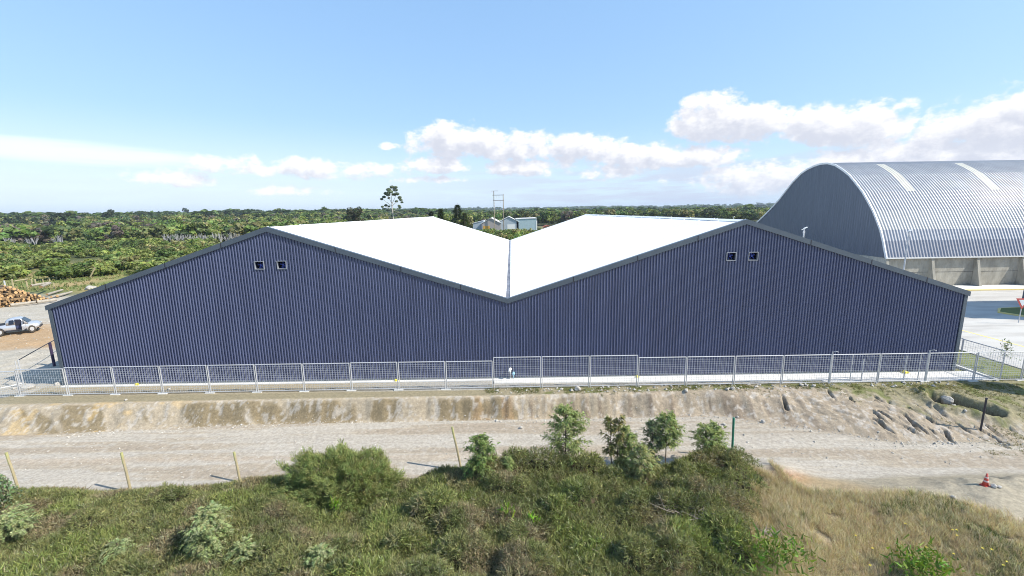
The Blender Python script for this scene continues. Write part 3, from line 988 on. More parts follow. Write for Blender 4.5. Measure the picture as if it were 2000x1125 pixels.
# side fences running back beside the warehouse
fence_panel(2.6, 1.95, False, False, 'mesh fence panel running back along the right side wall beside the lawn, nearest the corner', (31.35, 25.9, .0), R(90))
fence_panel(3.0, 1.95, False, False, 'rear mesh fence panel of the side fence between right side wall and lawn', (31.45, 28.55, .0), R(88))
t = thing('side_fence', 'sparse side fence with white double post and thin top rail running behind the left corner', 'fence', (-33.1, 27.8, hz(-33.1, 27.8)), group=None)
b = MB(); b.tube([(0, 0, -.1), (0, 0, 1.95)], .04, 8); b.tube([(-.16, -.05, .0), (-.16, -.05, 1.9)], .025, 8); b.build('white_post', M['galv'], t)
b = MB(); b.tube([(0, 0, 1.92), (-2.1, 4.0, 1.95), (-4.2, 8.4, 1.95)], .03, 6); b.build('top_rail', M['darksteel'], t)
b = MB(); b.tube([(-2.1, 4.0, -.1), (-2.1, 4.0, 1.95)], .09, 8); b.build('dark_post', mat('plum_steel_post', (.05, .035, .08), None, .5), t)
b = MB(); b.tube([(-.05, -.02, .28), (-1.6, -1.0, .10), (-3.2, -2.0, .05)], .035, 6); b.tube([(-3.2, -2.0, .0), (-3.2, -2.0, 1.9)], .035, 6); b.build('bottom_rail', M['white'], t)
# inner gate behind the fence
t = thing('inner_gate', 'low steel inner gate frame standing on the concrete apron behind the fence', 'gate', (21.9, 26.12, .036))
b = MB(); b.tube([(0, 0, 1.76), (4.55, 0, 1.76)], .032, 6); b.build('top_rail', M['galv'], t)
for px_, hh in ((0, 1.74), (.72, 1.45), (1.75, 1.74), (3.45, 1.62), (4.35, 1.74)):
    b = MB(); b.tube([(px_, 0, 0), (px_, 0, hh)], .03, 6); b.build('post', M['galv'], t)

# ------------------------------------------------------------------ black board by the ditch
pb = PZ(1918, 825, -.45)
for _ in range(4): pb = PZ(1918, 825, hz(pb[0], pb[1]))
t = thing('marker_post', 'thin dark steel post with a small cap standing beside the ditch', 'post', (pb[0], pb[1], hz(pb[0], pb[1]) - .05))
b = MB(); b.tube([(0, 0, 0), (0, 0, 1.95)], .045, 8); b.build('shaft', M['darksteel'], t)
b = MB(); b.tube([(0, 0, 1.951), (0, 0, 1.99)], .06, 8); b.build('cap', M['darksteel'], t)
t = thing('roadside_sign', 'sign board on two posts just beyond the right edge by the fence', 'sign board', (32.0, 24.45, hz(32, 24.45)))
b = MB(); b.box(-.03, .03, -.85, .80, .7, 3.35); b.build('board', M['white'], t)
for s_ in (-.6, .6):
    b = MB(); b.tube([(.07, s_, -.2), (.07, s_, 3.2)], .04, 8); b.build('post', M['galv'], t)

# ------------------------------------------------------------------ pickup truck with its door open
tl = PZ(2.5, 655, -.1); tr = PZ(63.4, 646, -.1)
ang = R(38)
tk = thing('pickup_truck', 'silver double cab pickup with its front door open on the brown dirt', 'pickup truck', (tl[0] - .15 - .66 * math.cos(ang), tl[1] - .69 * math.sin(ang) + .3, hz(-49.5, 41.5)), ang)
tk.scale = (.66, .86, .86)


def loft(secs, m_, name, parent, smooth=True):
    """secs: list of (x, [(y,z)...]) cross sections with equal counts"""
    b = MB(); n = len(secs[0][1]); base = []
    for x_, ps in secs:
        base.append(len(b.v)); b.v += [(x_, yy, zz) for yy, zz in ps]
    for a0, a1 in zip(base[:-1], base[1:]):
        for i in range(n):
            j = (i + 1) % n
            b.f.append((a0 + i, a0 + j, a1 + j, a1 + i)); b.mi.append(0)
    b.f.append(tuple(base[0] + i for i in range(n))); b.mi.append(0)
    b.f.append(tuple(base[-1] + i for i in range(n))); b.mi.append(0)
    o = b.build(name, m_, parent, smooth)
    return o


def sec(hw, z0, z1, r=.08, tuck=.04):
    return [(-hw + tuck, z0), (hw - tuck, z0), (hw, z0 + .2), (hw, z1 - r * 1.5), (hw - r, z1), (-hw + r, z1), (-hw, z1 - r * 1.5), (-hw, z0 + .2)]


# x: 0 = rear bumper .. 5.3 = nose ; y negative = camera side
body = loft([(0, sec(.86, .55, 1.05)), (.12, sec(.90, .45, 1.12)), (1.7, sec(.92, .42, 1.13)), (3.0, sec(.92, .40, 1.10)), (3.75, sec(.92, .40, 1.10, .12)), (4.5, sec(.91, .42, 1.05, .16)),
             (4.82, sec(.88, .45, .96, .18)), (4.98, sec(.80, .48, .84, .12)), (5.04, sec(.72, .50, .74, .08))], M['silver'], 'body', tk)


def csec(hw0, hw1, z1):
    return [(-hw0, 1.05), (hw0, 1.05), (hw1, z1 - .08), (hw1 - .12, z1), (-hw1 + .12, z1), (-hw1, z1 - .08)]


cab = loft([(1.55, csec(.90, .80, 1.12)), (1.75, csec(.90, .72, 1.66)), (2.3, csec(.90, .70, 1.77)), (2.9, csec(.90, .70, 1.78)), (3.2, csec(.90, .71, 1.70)), (3.95, csec(.90, .80, 1.12))], M['silver'], 'cab', tk)
wn = MB()
for s in (-1, 1):
    wn.face([(1.98, s * .895, 1.13), (2.52, s * .895, 1.13), (2.52, s * .745, 1.62), (2.05, s * .745, 1.60)])
wn.face([(3.93, -.78, 1.15), (3.93, .78, 1.15), (3.30, .66, 1.67), (3.30, -.66, 1.67)])
wn.face([(1.57, -.75, 1.15), (1.57, .75, 1.15), (1.73, .68, 1.58), (1.73, -.68, 1.58)])
wn.v = [(a + (.03 if a > 3.2 else -.02 if a < 1.8 else 0), c * 1.012, d) for a, c, d in wn.v]
wn.build('window', M['glass'], tk)
b = MB(); b.prism([(2.66, .52), (3.62, .52), (3.66, 1.1), (3.20, 1.62), (2.66, 1.66)], 'y', -.945, -.70); o = b.build('door_opening', M['void'], tk)
b = MB(); b.box(2.72, 3.2, -.955, -.946, .62, .95); b.build('seat', mat('navy_seat', (.03, .04, .10), None, .8), tk)
dr = MB(); dr.prism([(-.0, .50), (-.88, .50), (-.90, 1.05), (-.86, 1.08), (-.55, 1.60), (-.30, 1.62), (-.02, 1.12)], 'y', -.03, .03)
dr = dr.build('open_door', M['silver'], tk); dr.location = (3.62, -.95, 0); dr.rotation_euler = (0, 0, R(84))
b = MB(); b.prism([(-.80, 1.10), (-.53, 1.55), (-.32, 1.56), (-.10, 1.12)], 'y', -.036, .036); b.build('door_glass', M['glass'], dr)
for x_ in (1.0, 4.25):
    for s in (-1, 1):
        b = MB()
        for (ra, ya, yb_) in ((.40, .66, .935),):
            b.tube([(x_, s * ya, .39), (x_, s * yb_, .39)], ra, 22)
        w = b.build('tyre', M['tyre'], tk)
        b = MB(); b.tube([(x_, s * .93, .39), (x_, s * .95, .39)], .23, 14); b.tube([(x_, s * .945, .39), (x_, s * .965, .39)], .07, 8); b.build('rim', M['galv'], w)
        b = MB()
        pts_ = [(x_ + .47 * math.cos(a), .40 + .47 * math.sin(a)) for a in np.linspace(R(-5), R(185), 13)] + [(x_ + .40 * math.cos(a), .40 + .40 * math.sin(a)) for a in np.linspace(R(185), R(-5), 13)]
        b.prism(pts_, 'y', s * .80 if s > 0 else -.955, .955 if s > 0 else -.80); b.build('wheel_arch', M['darksteel'] if x_ < 2 else M['silver'], tk)
b = MB(); b.box(1.55, 3.75, -.97, -.84, .36, .42); b.build('side_step', M['darksteel'], tk)
for s in (-1, 1):
    b = MB(); b.prism([(4.76, .78), (4.95, .72), (4.98, .84), (4.72, .94)], 'y', min(s * .60, s * .885), max(s * .60, s * .885)); b.build('headlight', mat('headlight_glass', (.75, .78, .82), None, .1), tk)
b = MB(); b.box(4.93, 5.08, -.72, .72, .42, .58); b.build('bumper', M['darksteel'], tk, bevel=.03)
b = MB(); b.box(3.42, 3.60, -1.12, -.95, 1.05, 1.22); b.build('side_mirror', M['darksteel'], tk, bevel=.03)
b = MB(); b.box(.25, 1.5, -.78, .78, 1.115, 1.16); b.build('bed_cover', M['black'], tk, bevel=.01)

# ------------------------------------------------------------------ log pile
lx, ly = -64.5, 58.0
base_log = None
cnt = 0
lrng = random.Random(5)
rowsets = []
dirv = Vector((1, .62, 0)).normalized()          # the pile runs back to the right
nrm = Vector((-dirv.y, dirv.x, 0))
P0 = PZ(-25, 604, 0); P1 = PZ(104, 583, 0)
along = Vector((P1[0] - P0[0], P1[1] - P0[1], 0)); LA = along.length; along.normalize()
back = Vector((-along.y, along.x, 0))
for row in range(11):
    rr_ = .15
    n_ = int(LA / .31) - row * 2
    for j in range(n_):
        if cnt >= 240: break
        xq = .2 + row * .2 + j * .31 + lrng.uniform(-.05, .05)
        prof_h = 1.2 + 2.6 * max(0, math.sin(xq / LA * 2.6 + .35)) * (.75 + .3 * math.sin(xq * 1.3))
        zq = rr_ + row * .26
        if zq > prof_h: continue
        r_ = lrng.uniform(.10, .19)
        if base_log is None:
            b = MB(); b.cur = 0; b.tube([(0, 0, 0), (0, 2.5, 0), (0, 5.2, .0)], [1, .95, .9], 10, False)
            b.cur = 1; b.tube([(0, -.01, 0), (0, .02, 0)], 1.0, 10); b.tube([(0, 5.19, 0), (0, 5.21, 0)], .9, 10)
            base_log = b.build('log', [M['logbark'], M['logend']]); o = base_log
        else:
            o = base_log.copy(); COL.objects.link(o)
        cnt += 1
        q_ = Vector((P0[0], P0[1], 0)) + along * xq + back * lrng.uniform(-.35, .45)
        o.location = (q_.x, q_.y, zq + lrng.uniform(-.04, .04) + hz(q_.x, q_.y))
        o.scale = (r_, 1, r_)
        o.rotation_euler = (lrng.uniform(-.02, .02), lrng.uniform(0, 3), math.atan2(along.y, along.x) + lrng.uniform(-.12, .12))
        tag(o, 'sawn log with a pale orange cut end in the log pile at the left edge', 'log', 'sawn logs in the big pile')
# grey logs lying round the pile
gl_lab = ['long pale log lying flat in front of the log pile', 'short thick log lying in front of the pile near its dark base', 'grey log lying loose beside the right end of the pile', 'second grey log lying loose beside the right end of the pile',
          'grey log leaning at the upper right of the pile', 'grey log lying just behind the top of the pile', 'farthest loose grey log, nearest the warehouse roof edge']
gl = [((20, 596), (75, 589), .20), ((72, 590), (110, 585), .22), ((92, 575), (122, 566), .16), ((100, 580), (126, 573), .15), ((80, 560), (98, 553), .2), ((60, 558), (95, 552), .18), ((112, 578), (140, 570), .16)]
lb = mat('grey_log_bark', (.40, .36, .30), (.26, .23, .19), .9, 0, 3)
for (a, c, r_), lab in zip(gl, gl_lab):
    zz = .2 if a[1] > 565 else 1.2
    A = PZ(*a, zz); B = PZ(*c, zz)
    b = MB(); b.cur = 0; b.tube([(0, 0, 0), tuple(B - A)], [r_, r_ * .85], 9, False); b.cur = 1; b.tube([tuple((B - A) * -.002), tuple((B - A) * .004)], r_, 9)
    o = b.build('loose_log', [lb, M['logend']]); o.location = tuple(A); tag(o, lab, 'log')

# post row beyond the stock yard
pp = [(13, 548, 572, 'tall bluish steel'), (27, 545, 565, 'pale'), (54, 544, 563, 'pale'), (63, 545, 556, 'short'), (70, 545, 556, 'short'), (85, 545, 555, 'thin'), (98, 544, 556, 'thin'), (106, 552, 563, 'stout'),
      (111, 540, 547, 'far'), (124, 539, 546, 'far'), (137, 537, 544, 'far'), (150, 535, 542, 'far'), (162, 533, 541, 'far'), (173, 532, 539, 'far')]
for i, (px, y0, y1, kd) in enumerate(pp):
    B = PZ(px, y1, 0); T = PY(px, y0, B[1])
    b = MB(); h_ = T[2]; b.tube([(0, 0, -.1), (.03, 0, h_)], [.12, .10] if kd != 'thin' else .07, 6)
    o = b.build('fence_post', M['wood'] if i else M['galv']); o.location = (B[0], B[1], 0)
    tag(o, '%s post, %s from the left in the row behind the stock yard' % (kd, ORD[i]), 'post', 'posts behind the stock yard')
A = PZ(28, 549, 1.5); B = PZ(54, 545, 1.5)
b = MB(); b.tube([(0, 0, 0), tuple(B - A)], .10, 6); o = b.build('crossbar', M['wood']); o.location = tuple(A); tag(o, 'pale crossbar joining two posts behind the log pile', 'bar')
A = PZ(176, 543, 0); B = PZ(184, 533, 0)
b = MB(); b.tube([(0, 0, .1), (.9, .4, 1.9)], .12, 6); o = b.build('leaning_post', M['wood']); o.location = (A[0], A[1], 0); tag(o, 'leaning broken post at the far end of the post row on the meadow', 'post')

# ------------------------------------------------------------------ posts along the near side of the road
wp = [((12, 884), (38, 962), 'leaning wooden post at the left edge of the photo by the leafy shrub', 0), ((237, 884), (256, 962), 'leaning wooden post standing alone at the scrub edge, second from the left', 0),
      ((457, 883), (469, 941), 'leaning wooden post left of the round bush', 0), ((667, 867), (672, 905), 'wooden post poking out behind the round bush', 0), ((883, 834), (901, 918), 'tallest leaning wooden post with a yellow lichen top beside the feathery sapling', 0),
      ((1433, 816), (1429, 894), 'straight dark green post at the right end of the saplings', 1)]
for (tp, bp_, lab, gm_) in wp:
    B = PZ(*bp_, -1.15)
    T = PY(tp[0], tp[1], B[1] + (.12 if not gm_ else 0))
    b = MB(); dv = T - B; b.tube([tuple(dv * -.12), tuple(dv * .5 + np.array([.01, 0, 0])), tuple(dv)], [.055, .052, .05] if not gm_ else .055, 8)
    if gm_:
        o = b.build('steel_post', M['green'])
    else:
        o = b.build('wooden_post', M['wood'])
        b = MB(); b.tube([tuple(dv * .72), tuple(dv * 1.004)], .0525, 8); b.build('lichen_top', M['moss'], o)
    o.location = tuple(B); tag(o, lab, 'post', None if gm_ else 'leaning wooden posts by the road')

# traffic cone
M['pinkish'] = mat('dusty_reflective_band', (.72, .58, .55), (.60, .45, .42), .5)
p0 = PZ(1924, 948, -1.0)
for _ in range(6): p0 = PZ(1924, 948, hz(p0[0], p0[1]))
tc_ = thing('traffic_cone', 'red and white traffic cone on the rubble at the road edge', 'traffic cone', (p0[0], p0[1], hz(p0[0], p0[1])), .3)
tc_.scale = (.68, .68, .68)
b = MB(); b.box(-.19, .19, -.19, .19, -.03, .035); b.build('base', M['red'], tc_, bevel=.015)
b = MB(); b.tube([(0, 0, .03), (0, 0, .78)], [.15, .035], 16); b.build('cone_body', M['red'], tc_, True)
for z0, z1 in ((.26, .35), (.50, .58)):
    b = MB(); f_ = lambda z: .15 - .115 * (z - .03) / .75 + .004
    b.tube([(0, 0, z0), (0, 0, z1)], [f_(z0), f_(z1)], 16, False); b.build('reflective_band', M['pinkish'], tc_, True)

# yield sign
p0 = PZ(1989, 630, .2)
ys_ = thing('yield_sign', 'red and white triangular yield sign on a grey post on the grass island', 'road sign', (p0[0], p0[1], .19), R(-8))
b = MB(); b.tube([(0, 0, 0), (.02, 0, 2.0)], .035, 8); b.build('post', M['galv'], ys_)


def tri(s, y0, y1, cz):
    return [(0, cz - s), (s * .9, cz + s * .55), (-s * .9, cz + s * .55)], y0, y1


b = MB(); pl, a0, a1 = tri(.66, -.06, -.04, 1.95); b.prism(pl, 'y', a0, a1); pn = b.build('sign_plate', M['red'], ys_)
b = MB(); pl, a0, a1 = tri(.40, -.066, -.061, 1.955); b.prism(pl, 'y', a0, a1); b.build('sign_face', M['white'], pn)

# floodlight masts
def mast(name, label, base, top_z, lean=0, head=.5, d=(1, 0)):
    t = thing(name, label, 'lamp post', (base[0], base[1], base[2]))
    b = MB(); b.tube([(0, 0, 0), (lean, 0, top_z - base[2])], [.10, .07], 8); b.build('pole', M['galv'], t)
    b = MB(); zt = top_z - base[2]
    b.tube([(lean - .3 * d[0], 0, zt - .12), (lean + .2 * d[0], .0, zt + .12)], .04, 6)
    b.prism([(lean - .05, zt + .02), (lean + .30, zt + .17), (lean + .30, zt + .23), (lean - .05, zt + .08)], 'y', -.14, .14)
    b.build('lamp_head', M['white'], t)
    b = MB(); b.box(lean - .08, lean + .08, -.08, .08, zt - .5, zt - .25); b.build('lamp_box', M['galv'], t)
    return t


T = PY(1571, 447, 50); mast('floodlight_mast', 'white floodlight mast in front of the grey end wall of the storage hall', (T[0], 50, 0), T[2])
T = PY(1776, 452, 54.2); mast('floodlight_mast', 'tall grey floodlight mast in front of the ribbed vault of the storage hall', (T[0] , 54.2, .05), T[2], 0)
T = PY(1474, 427, 80); mast('floodlight_mast', 'small distant lamp post rising behind the right ridge of the warehouse', (T[0], 95, 0), PY(1474, 427, 95)[2])
T = PY(1433, 425, 130); mast('floodlight_mast', 'tiny far lamp post left of the right ridge', (T[0] * 1.0, 130, 0), PY(1433, 424, 130)[2])

# ------------------------------------------------------------------ far sheds behind the valley
SX = lambda px: PZ(px, 451, 0)[0] / PZ(px, 451, 0)[1]


def far_shed(name, label, px0, px1, Y, eave, ridge, dep, wmat, rmat, door=None, gable=True):
    x0 = PY(px0, 450, Y)[0]; x1 = PY(px1, 450, Y)[0]; w = x1 - x0
    t = thing(name, label, 'shed', ((x0 + x1) / 2, Y, 0))
    b = MB()
    prof_ = [(-w / 2, 0), (w / 2, 0), (w / 2, eave), (0, ridge), (-w / 2, eave)] if gable else [(-w / 2, 0), (w / 2, 0), (w / 2, ridge), (-w / 2, eave)]
    b.prism(prof_, 'y', 0, dep); b.build('wall', wmat, t)
    b = MB()
    if gable:
        b.prism([(-w / 2 - .4, eave + .02), (0, ridge + .1), (w / 2 + .4, eave + .02), (w / 2 + .4, eave + .25), (0, ridge + .35), (-w / 2 - .4, eave + .25)], 'y', -.4, dep + .4)
    else:
        b.prism([(-w / 2 - .4, eave + .03), (w / 2 + .3, ridge + .03), (w / 2 + .3, ridge + .3), (-w / 2 - .4, eave + .3)], 'y', -.3, dep + .4)
    b.build('roof', rmat, t)
    if door:
        dx0, dx1, dz, dm = door
        b = MB(); b.box(w * dx0, w * dx1, -.08, -.01, 0, dz); b.build('door', dm, t)
    return t


wl1 = mat('faded_pink_sheet', (.42, .38, .36), (.36, .33, .32), .7); wl2 = mat('pale_blue_sheet', (.42, .48, .53), (.36, .42, .48), .6); wl3 = mat('teal_grey_sheet', (.42, .54, .57), (.36, .46, .50), .6)
orm = mat('orange_door', (.70, .38, .06), (.60, .33, .06), .7, 0, 2); whm = mat('pale_shed_roof', (.75, .75, .74), (.62, .62, .62), .6, 0, .3)
far_shed('far_shed', 'low blue grey lean-to at the left end of the distant sheds', 924, 945, 262, 4.3, 6.0, 16, wl2, whm, None, False)
far_shed('far_shed', 'distant gabled shed with an orange door behind the roof valley', 941, 978, 258, 4.2, 7.3, 24, wl1, whm, (-.42, -.08, 3.0, orm))
far_shed('far_shed', 'distant pale blue gabled shed with a white sliding door', 975, 1013, 259, 4.9, 8.0, 26, wl2, whm, (-.08, .30, 3.6, M['white']))
far_shed('far_shed', 'long teal grey flat shed at the right end of the distant sheds', 1009, 1048, 259, 6.6, 6.9, 26, wl3, whm, (.462, .53, 5.6, M['white']), False)
b = MB()
far_shed('far_shed', 'tiny blue roofed hall on the horizon behind the right roof', 1172, 1190, 560, 5.0, 6.5, 16, wl2, mat('blue_roof', (.12, .22, .60), None, .5))
far_shed('far_shed', 'tiny pale yellow hall on the horizon beside the blue roofed one', 1198, 1210, 570, 6.0, 8.0, 12, mat('cream_wall', (.7, .62, .35), None, .7), whm)
far_shed('far_shed', 'small red roofed hut just right of the distant sheds', 1062, 1076, 262, 1.6, 2.4, 6, mat('brick_wall', (.42, .20, .13), None, .8), mat('red_roof', (.45, .14, .09), None, .7))
far_shed('far_shed', 'tiny house with a red roof far off in the left woods', 543, 553, 420, 6.0, 8.5, 8, wl1, mat('red_roof_tiles', (.55, .14, .08), None, .7))
far_shed('timber_stack', 'long stack of orange sawn timber behind the left roof', 600, 664, 240, 1.8, 2.1, 4, mat('orange_timber', (.55, .32, .16), (.42, .26, .14), .8, 0, .8), mat('orange_timber_top', (.60, .40, .22), None, .8), None, False)['category'] = 'timber'
# H-frame power pylon
Y_ = 255
A = PY(966, 450, Y_); B = PY(984, 450, Y_)
zt1 = PY(965, 373, Y_)[2]; zt2 = PY(984, 379, Y_)[2]; z1 = PY(975, 381, Y_)[2]; z2 = PY(975, 391.5, Y_)[2]
t = thing('power_pylon', 'two legged power pylon with crossbars standing before the distant sheds', 'pylon', (A[0], Y_, 0))
dx = B[0] - A[0]
b = MB(); b.tube([(0, 0, 0), (0, 0, zt1)], [.34, .22], 6); b.build('pole', mat('pylon_wood', (.34, .29, .22), (.25, .22, .18), .9), t)
b = MB(); b.tube([(dx, 0, 0), (dx, 0, zt2)], [.34, .22], 6); b.build('pole', bpy.data.materials['pylon_wood'], t)
b = MB()
b.box(-.8, dx + .3, -.15, .15, z1 - .16, z1 + .16); b.box(-.5, dx + .4, -.15, .15, z2 - .14, z2 + .14); b.box(-1.6, 2.6, -.1, .1, zt1 - .12, zt1 + .08)
b.build('crossbar', mat('pylon_steel', (.22, .22, .24), None, .7), t)
b = MB()
for q_ in (.25, .55): b.tube([(dx * q_, 0, z1), (dx * q_, 0, z1 - 1.7)], .10, 5)
b.tube([(dx * .75, 0, z2), (dx * .72, 0, z2 - 1.6)], .10, 5)
b.build('insulator', M['galv'], t)
# utility pole in the left woods
Bp = PZ(32, 472, 0); tz = PY(24, 437, Bp[1] * .8)
Yp = 190.0
t = thing('utility_pole', 'leaning utility pole with a long crossarm in front of the left woods', 'utility pole', (PY(32, 470, Yp)[0], Yp, 0))
Tp = PY(24, 437, Yp); bx = Tp[0] - t.location.x
b = MB(); b.tube([(0, 0, 0), (bx, 0, Tp[2])], [.24, .16], 6); b.build('pole', bpy.data.materials['pylon_wood'], t)
b = MB(); b.box(bx - 3.6, bx + .8, -.12, .12, Tp[2] - .18, Tp[2] + .05); b.build('crossarm', M['wood'], t)

# ------------------------------------------------------------------ boulders and stones
def rock(px, py, z, s, label, squash=.7, m_=M['rock']):
    p0 = PZ(px, py, z)
    if z < 0 or 600 < py:
        for _ in range(8):
            zt_ = float(np.interp(p0[1], [20.9, 24.9], [-1.2, 0])) if py < 850 else hz(p0[0], p0[1])
            p0 = PZ(px, py, zt_ + s * .3)
    bm = bmesh.new(); bmesh.ops.create_icosphere(bm, subdivisions=3, radius=1)
    rr = random.Random(int(px * 7 + py))
    ox, oy = rr.uniform(0, 50), rr.uniform(0, 50)
    cuts = [Vector((rr.gauss(0, 1), rr.gauss(0, 1), rr.gauss(0, 1))).normalized() for _ in range(9)]
    for v in bm.verts:
        for c in cuts:
            d = v.co.dot(c)
            if d > .72: v.co -= c * (d - .72) * .85
        nn_ = float(fbm(np.array([v.co.x * 2 + ox]), np.array([v.co.y * 2 + oy + v.co.z * 3]), 1, 3)[0])
        v.co *= 1 + (nn_ - .5) * .28
        v.co = Vector((v.co.x * s * rr.uniform(.98, 1.02), v.co.y * s * .9, v.co.z * s * squash))
    me = bpy.data.meshes.new('boulder'); bm.to_mesh(me); bm.free(); me.materials.append(m_)
    o = link(bpy.data.objects.new('boulder', me)); o.location = (p0[0], p0[1], max(hz(p0[0], p0[1]), (float(np.interp(p0[1], [20.9, 24.9], [-1.2, 0])) - .15) if py < 850 and z < 0 and py > 770 and px > 1800 else -9) + s * squash * .45); o.rotation_euler = (0, 0, rr.uniform(0, 6))
    tag(o, label, 'boulder'); return o


RK = [(1128, 760, 0, .24, 'pale boulder resting on the bank edge in front of the raised fence panels', .85), (1340, 762, 0, .15, 'round pale stone on the bank edge below the fourth fence panel right of the step', .9),
      (1420, 761, 0, .13, 'pale stone of a close pair on the bank edge, left one', .8), (1431, 759, 0, .17, 'darker stone of a close pair on the bank edge, right one', .8),
      (1299, 752, 0, .12, 'small pale stone just under the fence where it steps down', .8), (1311, 755, 0, .10, 'smaller stone right beside the pale one under the fence step', .8),
      (1017, 818, -1.2, .11, 'single white stone at the foot of the bank beside the dark crack', .9), (1492, 803, -1.2, .14, 'angular stone at the foot of the bank right of the saplings', .8),
      (1416, 809, -1.2, .12, 'stone with a dark shadow at the foot of the bank above the green post', .7), (1849, 777, -.2, .34, 'large pale round boulder at the head of the ditch', .85),
      (1863, 790, -.3, .2, 'grey boulder lying inside the ditch below the pale one', .8), (1837, 790, -.3, .11, 'small white stone left inside the ditch', .8), (1884, 811, -.5, .10, 'small white stone at the lower lip of the ditch', .8),
      (1565, 752, 0, .14, 'leftmost of three small stones on the grass below the left bent arm post', .8), (1575, 753, 0, .10, 'middle of three small stones on the grass below the left bent arm post', .8), (1589, 754, 0, .13, 'rightmost of three small stones on the grass below the left bent arm post', .8),
      (55, 755, 0, .42, 'pale broken rock at the foot of the white double post', .6), (28, 752, 0, .16, 'small white rock near the left side fence rail', .7), (1942, 950, -.9, .12, 'dark jagged rock right beside the traffic cone', .8),
      (1952, 951, -.9, .09, 'pale rock beyond the dark one beside the traffic cone', .7), (1862, 972, -.9, .1, 'small pale stone on the rubble left of the cone', .8), (177, 583 - 18, 0, .9, 'white rock heap at the edge of the meadow behind the left roof edge', .5),
      (113, 750, 0, .20, 'broken white concrete chunk at the left end of the wall foot', .7), (1168 + 10, 756, 0, .07, 'tiny stone on the grass verge under the last raised panel', .8), (1360, 756, 0, .08, 'tiny stone on the verge between the two larger ones', .8), (246, 779 + 2, 0, .10, 'small white stone on the bank lip below the second fence panel', .7), (330, 760, 0, .12, 'pale stone between the fence and wall near the third fence panel', .6)]
for r_ in RK: rock(*r_)
pr = np.random.default_rng(3)
# loose gravel: countless pebbles on road, bank foot and yard
n = 5200
gx = np.concatenate([pr.uniform(-26, 30, 2600), pr.uniform(-26, 24, 1000), pr.uniform(-60, -31, 1200), pr.uniform(-1, 28, 400)])
gy = np.concatenate([Y_BB(gx[:2600]) + pr.normal(-.15, .22, 2600), pr.uniform(18.5, 23, 1000), pr.uniform(27, 50, 1200), pr.uniform(25.05, 25.8, 400)])
gs = np.concatenate([pr.gamma(2, .010, 2600) * (.4 + .6 * (pr.random(2600) < .6)) + .008, pr.gamma(2, .009, 1000) + .01, pr.gamma(2, .016, 1200) + .01, pr.gamma(2, .018, 400) + .012])
gz = height(gx, gy)
V = []
o8 = np.array([(1, 0, 0), (0, 1, 0), (-1, 0, 0), (0, -1, 0), (0, 0, .8), (0, 0, -.5)], float)
tri_ = [(0, 1, 4, 4), (1, 2, 4, 4), (2, 3, 4, 4), (3, 0, 4, 4)]
vs = []; fs = []
for i in range(n):
    P_ = o8 * gs[i] * pr.uniform(.6, 1.3, (6, 3)); a_ = pr.uniform(0, 6); ca_, sa_ = math.cos(a_), math.sin(a_)
    P_ = np.stack([P_[:, 0] * ca_ - P_[:, 1] * sa_, P_[:, 0] * sa_ + P_[:, 1] * ca_, P_[:, 2]], -1) + [gx[i], gy[i], gz[i] + gs[i] * .25]
    vs.append(P_)
    for a, c in ((0, 1), (1, 2), (2, 3), (3, 0)): fs.append((i * 6 + a, i * 6 + c, i * 6 + 4))
me = bpy.data.meshes.new('gravel'); me.from_pydata(np.concatenate(vs).tolist(), [], fs); me.materials.append(mat('gravel_stone', (.58, .555, .50), (.36, .33, .29), .9, 0, 2.5))
o = link(bpy.data.objects.new('gravel', me)); tag(o, 'loose pale gravel strewn along the bank foot, road and yard', 'gravel', kind='stuff')

# ------------------------------------------------------------------ vegetation
def blade_quads(base, direc, L, w, r, tip=.25, droop=0.0):
    """tapering leaf blades: base (N,3), unit direction (N,3), length (N,), width (N,)"""
    n = len(base)
    side = np.cross(direc, r.normal(size=(n, 3))); side /= np.linalg.norm(side, axis=1)[:, None] + 1e-9
    top = base + direc * L[:, None]; top[:, 2] -= droop * L
    s0 = side * (w / 2)[:, None]; s1 = s0 * tip
    mid = .0
    return np.stack([base - s0, base + s0, top + s1, top - s1], 1)


def unit(v):
    return v / (np.linalg.norm(v, axis=1)[:, None] + 1e-9)


def disc_leaves(c, nrm, size, r, asp=.6):
    n = len(c)
    a = np.cross(nrm, r.normal(size=(n, 3))); a = unit(a); b_ = np.cross(nrm, a)
    s = size[:, None]
    return np.stack([c - a * s, c - b_ * s * asp, c + a * s, c + b_ * s * asp], 1)


def jit(cols, n, r, v=.25, sat=.12):
    """pick from base colours with variation"""
    cols = np.asarray(cols, float)
    c = cols[r.integers(0, len(cols), n)]
    return np.clip(c * (1 + r.normal(0, v, (n, 1))) * (1 + r.normal(0, sat, (n, 3))), .004, .9)


def trunk_mb(h, r0, r1, lean=0, branches=0, r=None, z0=.4, spread=.5, seg=6):
    b = MB()
    b.tube([(0, 0, -.15), (lean * .3, 0, h * .35), (lean * .6, lean * .2, h * .7), (lean, 0, h)], [r0, r0 * .75, r0 * .5, r1], seg)
    for i in range(branches):
        a = r.uniform(0, 6.28); z = h * r.uniform(z0, .92); l = h * spread * r.uniform(.5, 1) * (1.15 - z / h)
        b.tube([(lean * z / h, 0, z), (lean * z / h + math.cos(a) * l * .5, math.sin(a) * l * .5, z + l * .35), (lean * z / h + math.cos(a) * l, math.sin(a) * l, z + l * .55)], [r0 * .35, r0 * .22, r0 * .08], 4)
    return b


